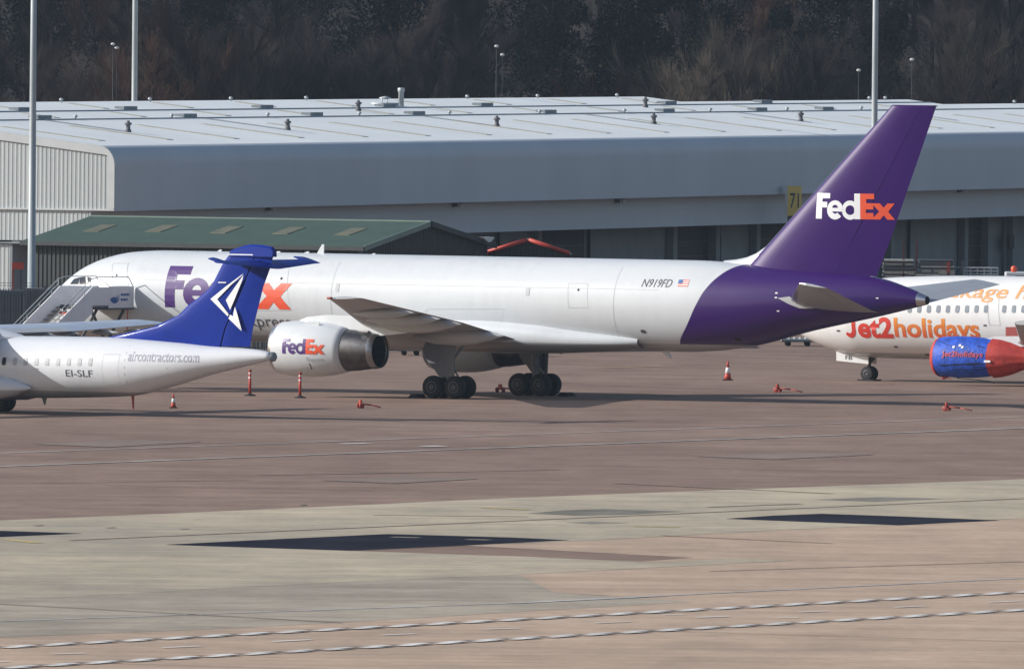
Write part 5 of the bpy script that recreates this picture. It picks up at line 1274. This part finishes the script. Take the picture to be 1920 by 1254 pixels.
dolly('container_dolly', (float(p[0]) + 2.0, float(p[1]), 0), .05, 1.7, 'low container dolly with an orange cover under the purple tail', 'dollies under the purple tail', orange=True)
dolly('container_dolly', (float(p[0]) + 4.1, float(p[1]) + .6, 0), .05, 1.7, 'low container dolly beside the nose of the holiday jet', 'dollies under the purple tail')
# equipment piled in front of the docks at right
Yr = 905
def wx(px, Y=Yr): return float(at_depth(px, 500, Y)[0])
def wz(py, Y=Yr, px=1750): return float(at_depth(px, py, Y)[2])
m_al2 = plain('dull_aluminium_pallet', (.42, .42, .39), .6, .1, var=.25, scale=4)
m_maroon = plain('dark_maroon_post', (.09, .03, .028), .7, var=.3)
rk = empty('pallet_rack', (wx(1655), Yr, 0), 0, 'rack stacked with grey cargo pallets and dark red posts right of the fin base', 'rack', None)
Wd = wx(1806) - wx(1655); zt2 = wz(484)
for f in (0.02, .26, .42, .62, .82, .995):
    MB().box(Wd * f - .05, Wd * f + .05, 0, .1, 0, zt2 + (.9 if f in (.26, .42) else -.1)).make('post', m_maroon if f in (.26, .42, .82) else m_stair_d, rk)
for z in (.5, 1.4, 2.2, 2.9, 3.14, 3.56): MB().box(0, Wd, .1, 2.2, z, z + .06).make('shelf', m_stair_d, rk)
R2 = random.Random(3)
for z in (2.26, 2.96, 3.20, 3.62):
    x = .05
    while x < Wd - .9:
        L = R2.uniform(.5, 1.9); h0 = z
        for k in range(R2.randint(2, 5)):
            if x + L > Wd - .05 or h0 > zt2 - .02: break
            MB().box(x + R2.uniform(0, .1), x + L, R2.uniform(-.15, .1), 2.0, h0 + .012, h0 + .09).make('pallet', m_al2 if R2.random() < .6 else m_stair_d, rk); h0 += .10
        x += L + R2.uniform(.05, .35)
MB().box(Wd * .8, Wd * .8 + .14, -.2, 0, zt2 - .75, zt2 - .2).make('orange_guard', m_redw, rk)
gr = empty('guard_rail', (wx(1808), Yr + 1, 0), 0, 'grey guard rail right of the pallet rack', 'railing')
gw = wx(1872) - wx(1808)
mb = MB()
for z in (wz(502), wz(508), wz(514)): mb.tube((0, 0, z), (gw, 0, z), .04, n=8)
for k in range(6): mb.tube((gw * k / 5, 0, 0), (gw * k / 5, 0, wz(501)), .035, n=8)
mb.make('rail', m_galv, gr)
vn = empty('service_truck', (wx(1869), Yr - 6, 0), 0, 'white service truck with an orange beacon on its roof at the right edge', 'truck')
vz = wz(509, Yr - 6)
MB().box(.3, 6.2, 0, 2.3, .55, vz).make('box_body', m_white, vn, bevel=.06); MB().box(.8, 5.8, -.012, -.002, vz - .75, vz - .18).make('side_window', m_glass, vn)
MB().prism([(-1.3, .5), (.28, .5), (.28, 2.3), (-.5, 2.3), (-1.1, 1.5)], .05, 2.25).make('cab', m_white, vn, bevel=.05)
MB().prism([(-.95, 1.5), (-.45, 2.15), (.1, 2.15), (.1, 1.5)], .03, .047).make('cab_window', m_glass, vn)
MB().rev([(vz, .12), (vz + .1, .17), (vz + .27, .15), (vz + .34, .04)], (.75, .4, 0), 'z', 14, True).make('beacon', m_orange, vn, True)
for x in (-.5, 4.6):
    for y in (.15, 2.15): wheel(vn, (x, y, .42), .42, .25)
# ------------------------------------------------------------------ haze: even pale air round camera and scene
hm = bpy.data.materials.new('pale_air'); hm.use_nodes = True; hn = hm.node_tree
for q in list(hn.nodes):
    if q.type == 'BSDF_PRINCIPLED': hn.nodes.remove(q)
pv_ = hn.nodes.new('ShaderNodeVolumePrincipled'); pv_.inputs['Color'].default_value = (.62, .79, 1.0, 1); pv_.inputs['Density'].default_value = .000042; pv_.inputs['Anisotropy'].default_value = .2
hn.links.new(pv_.outputs[0], hn.nodes['Material Output'].inputs['Volume'])
o = MB().box(-1600, 1600, -60, 1800, -1.2, 95).make('haze', hm); o['kind'] = 'stuff'
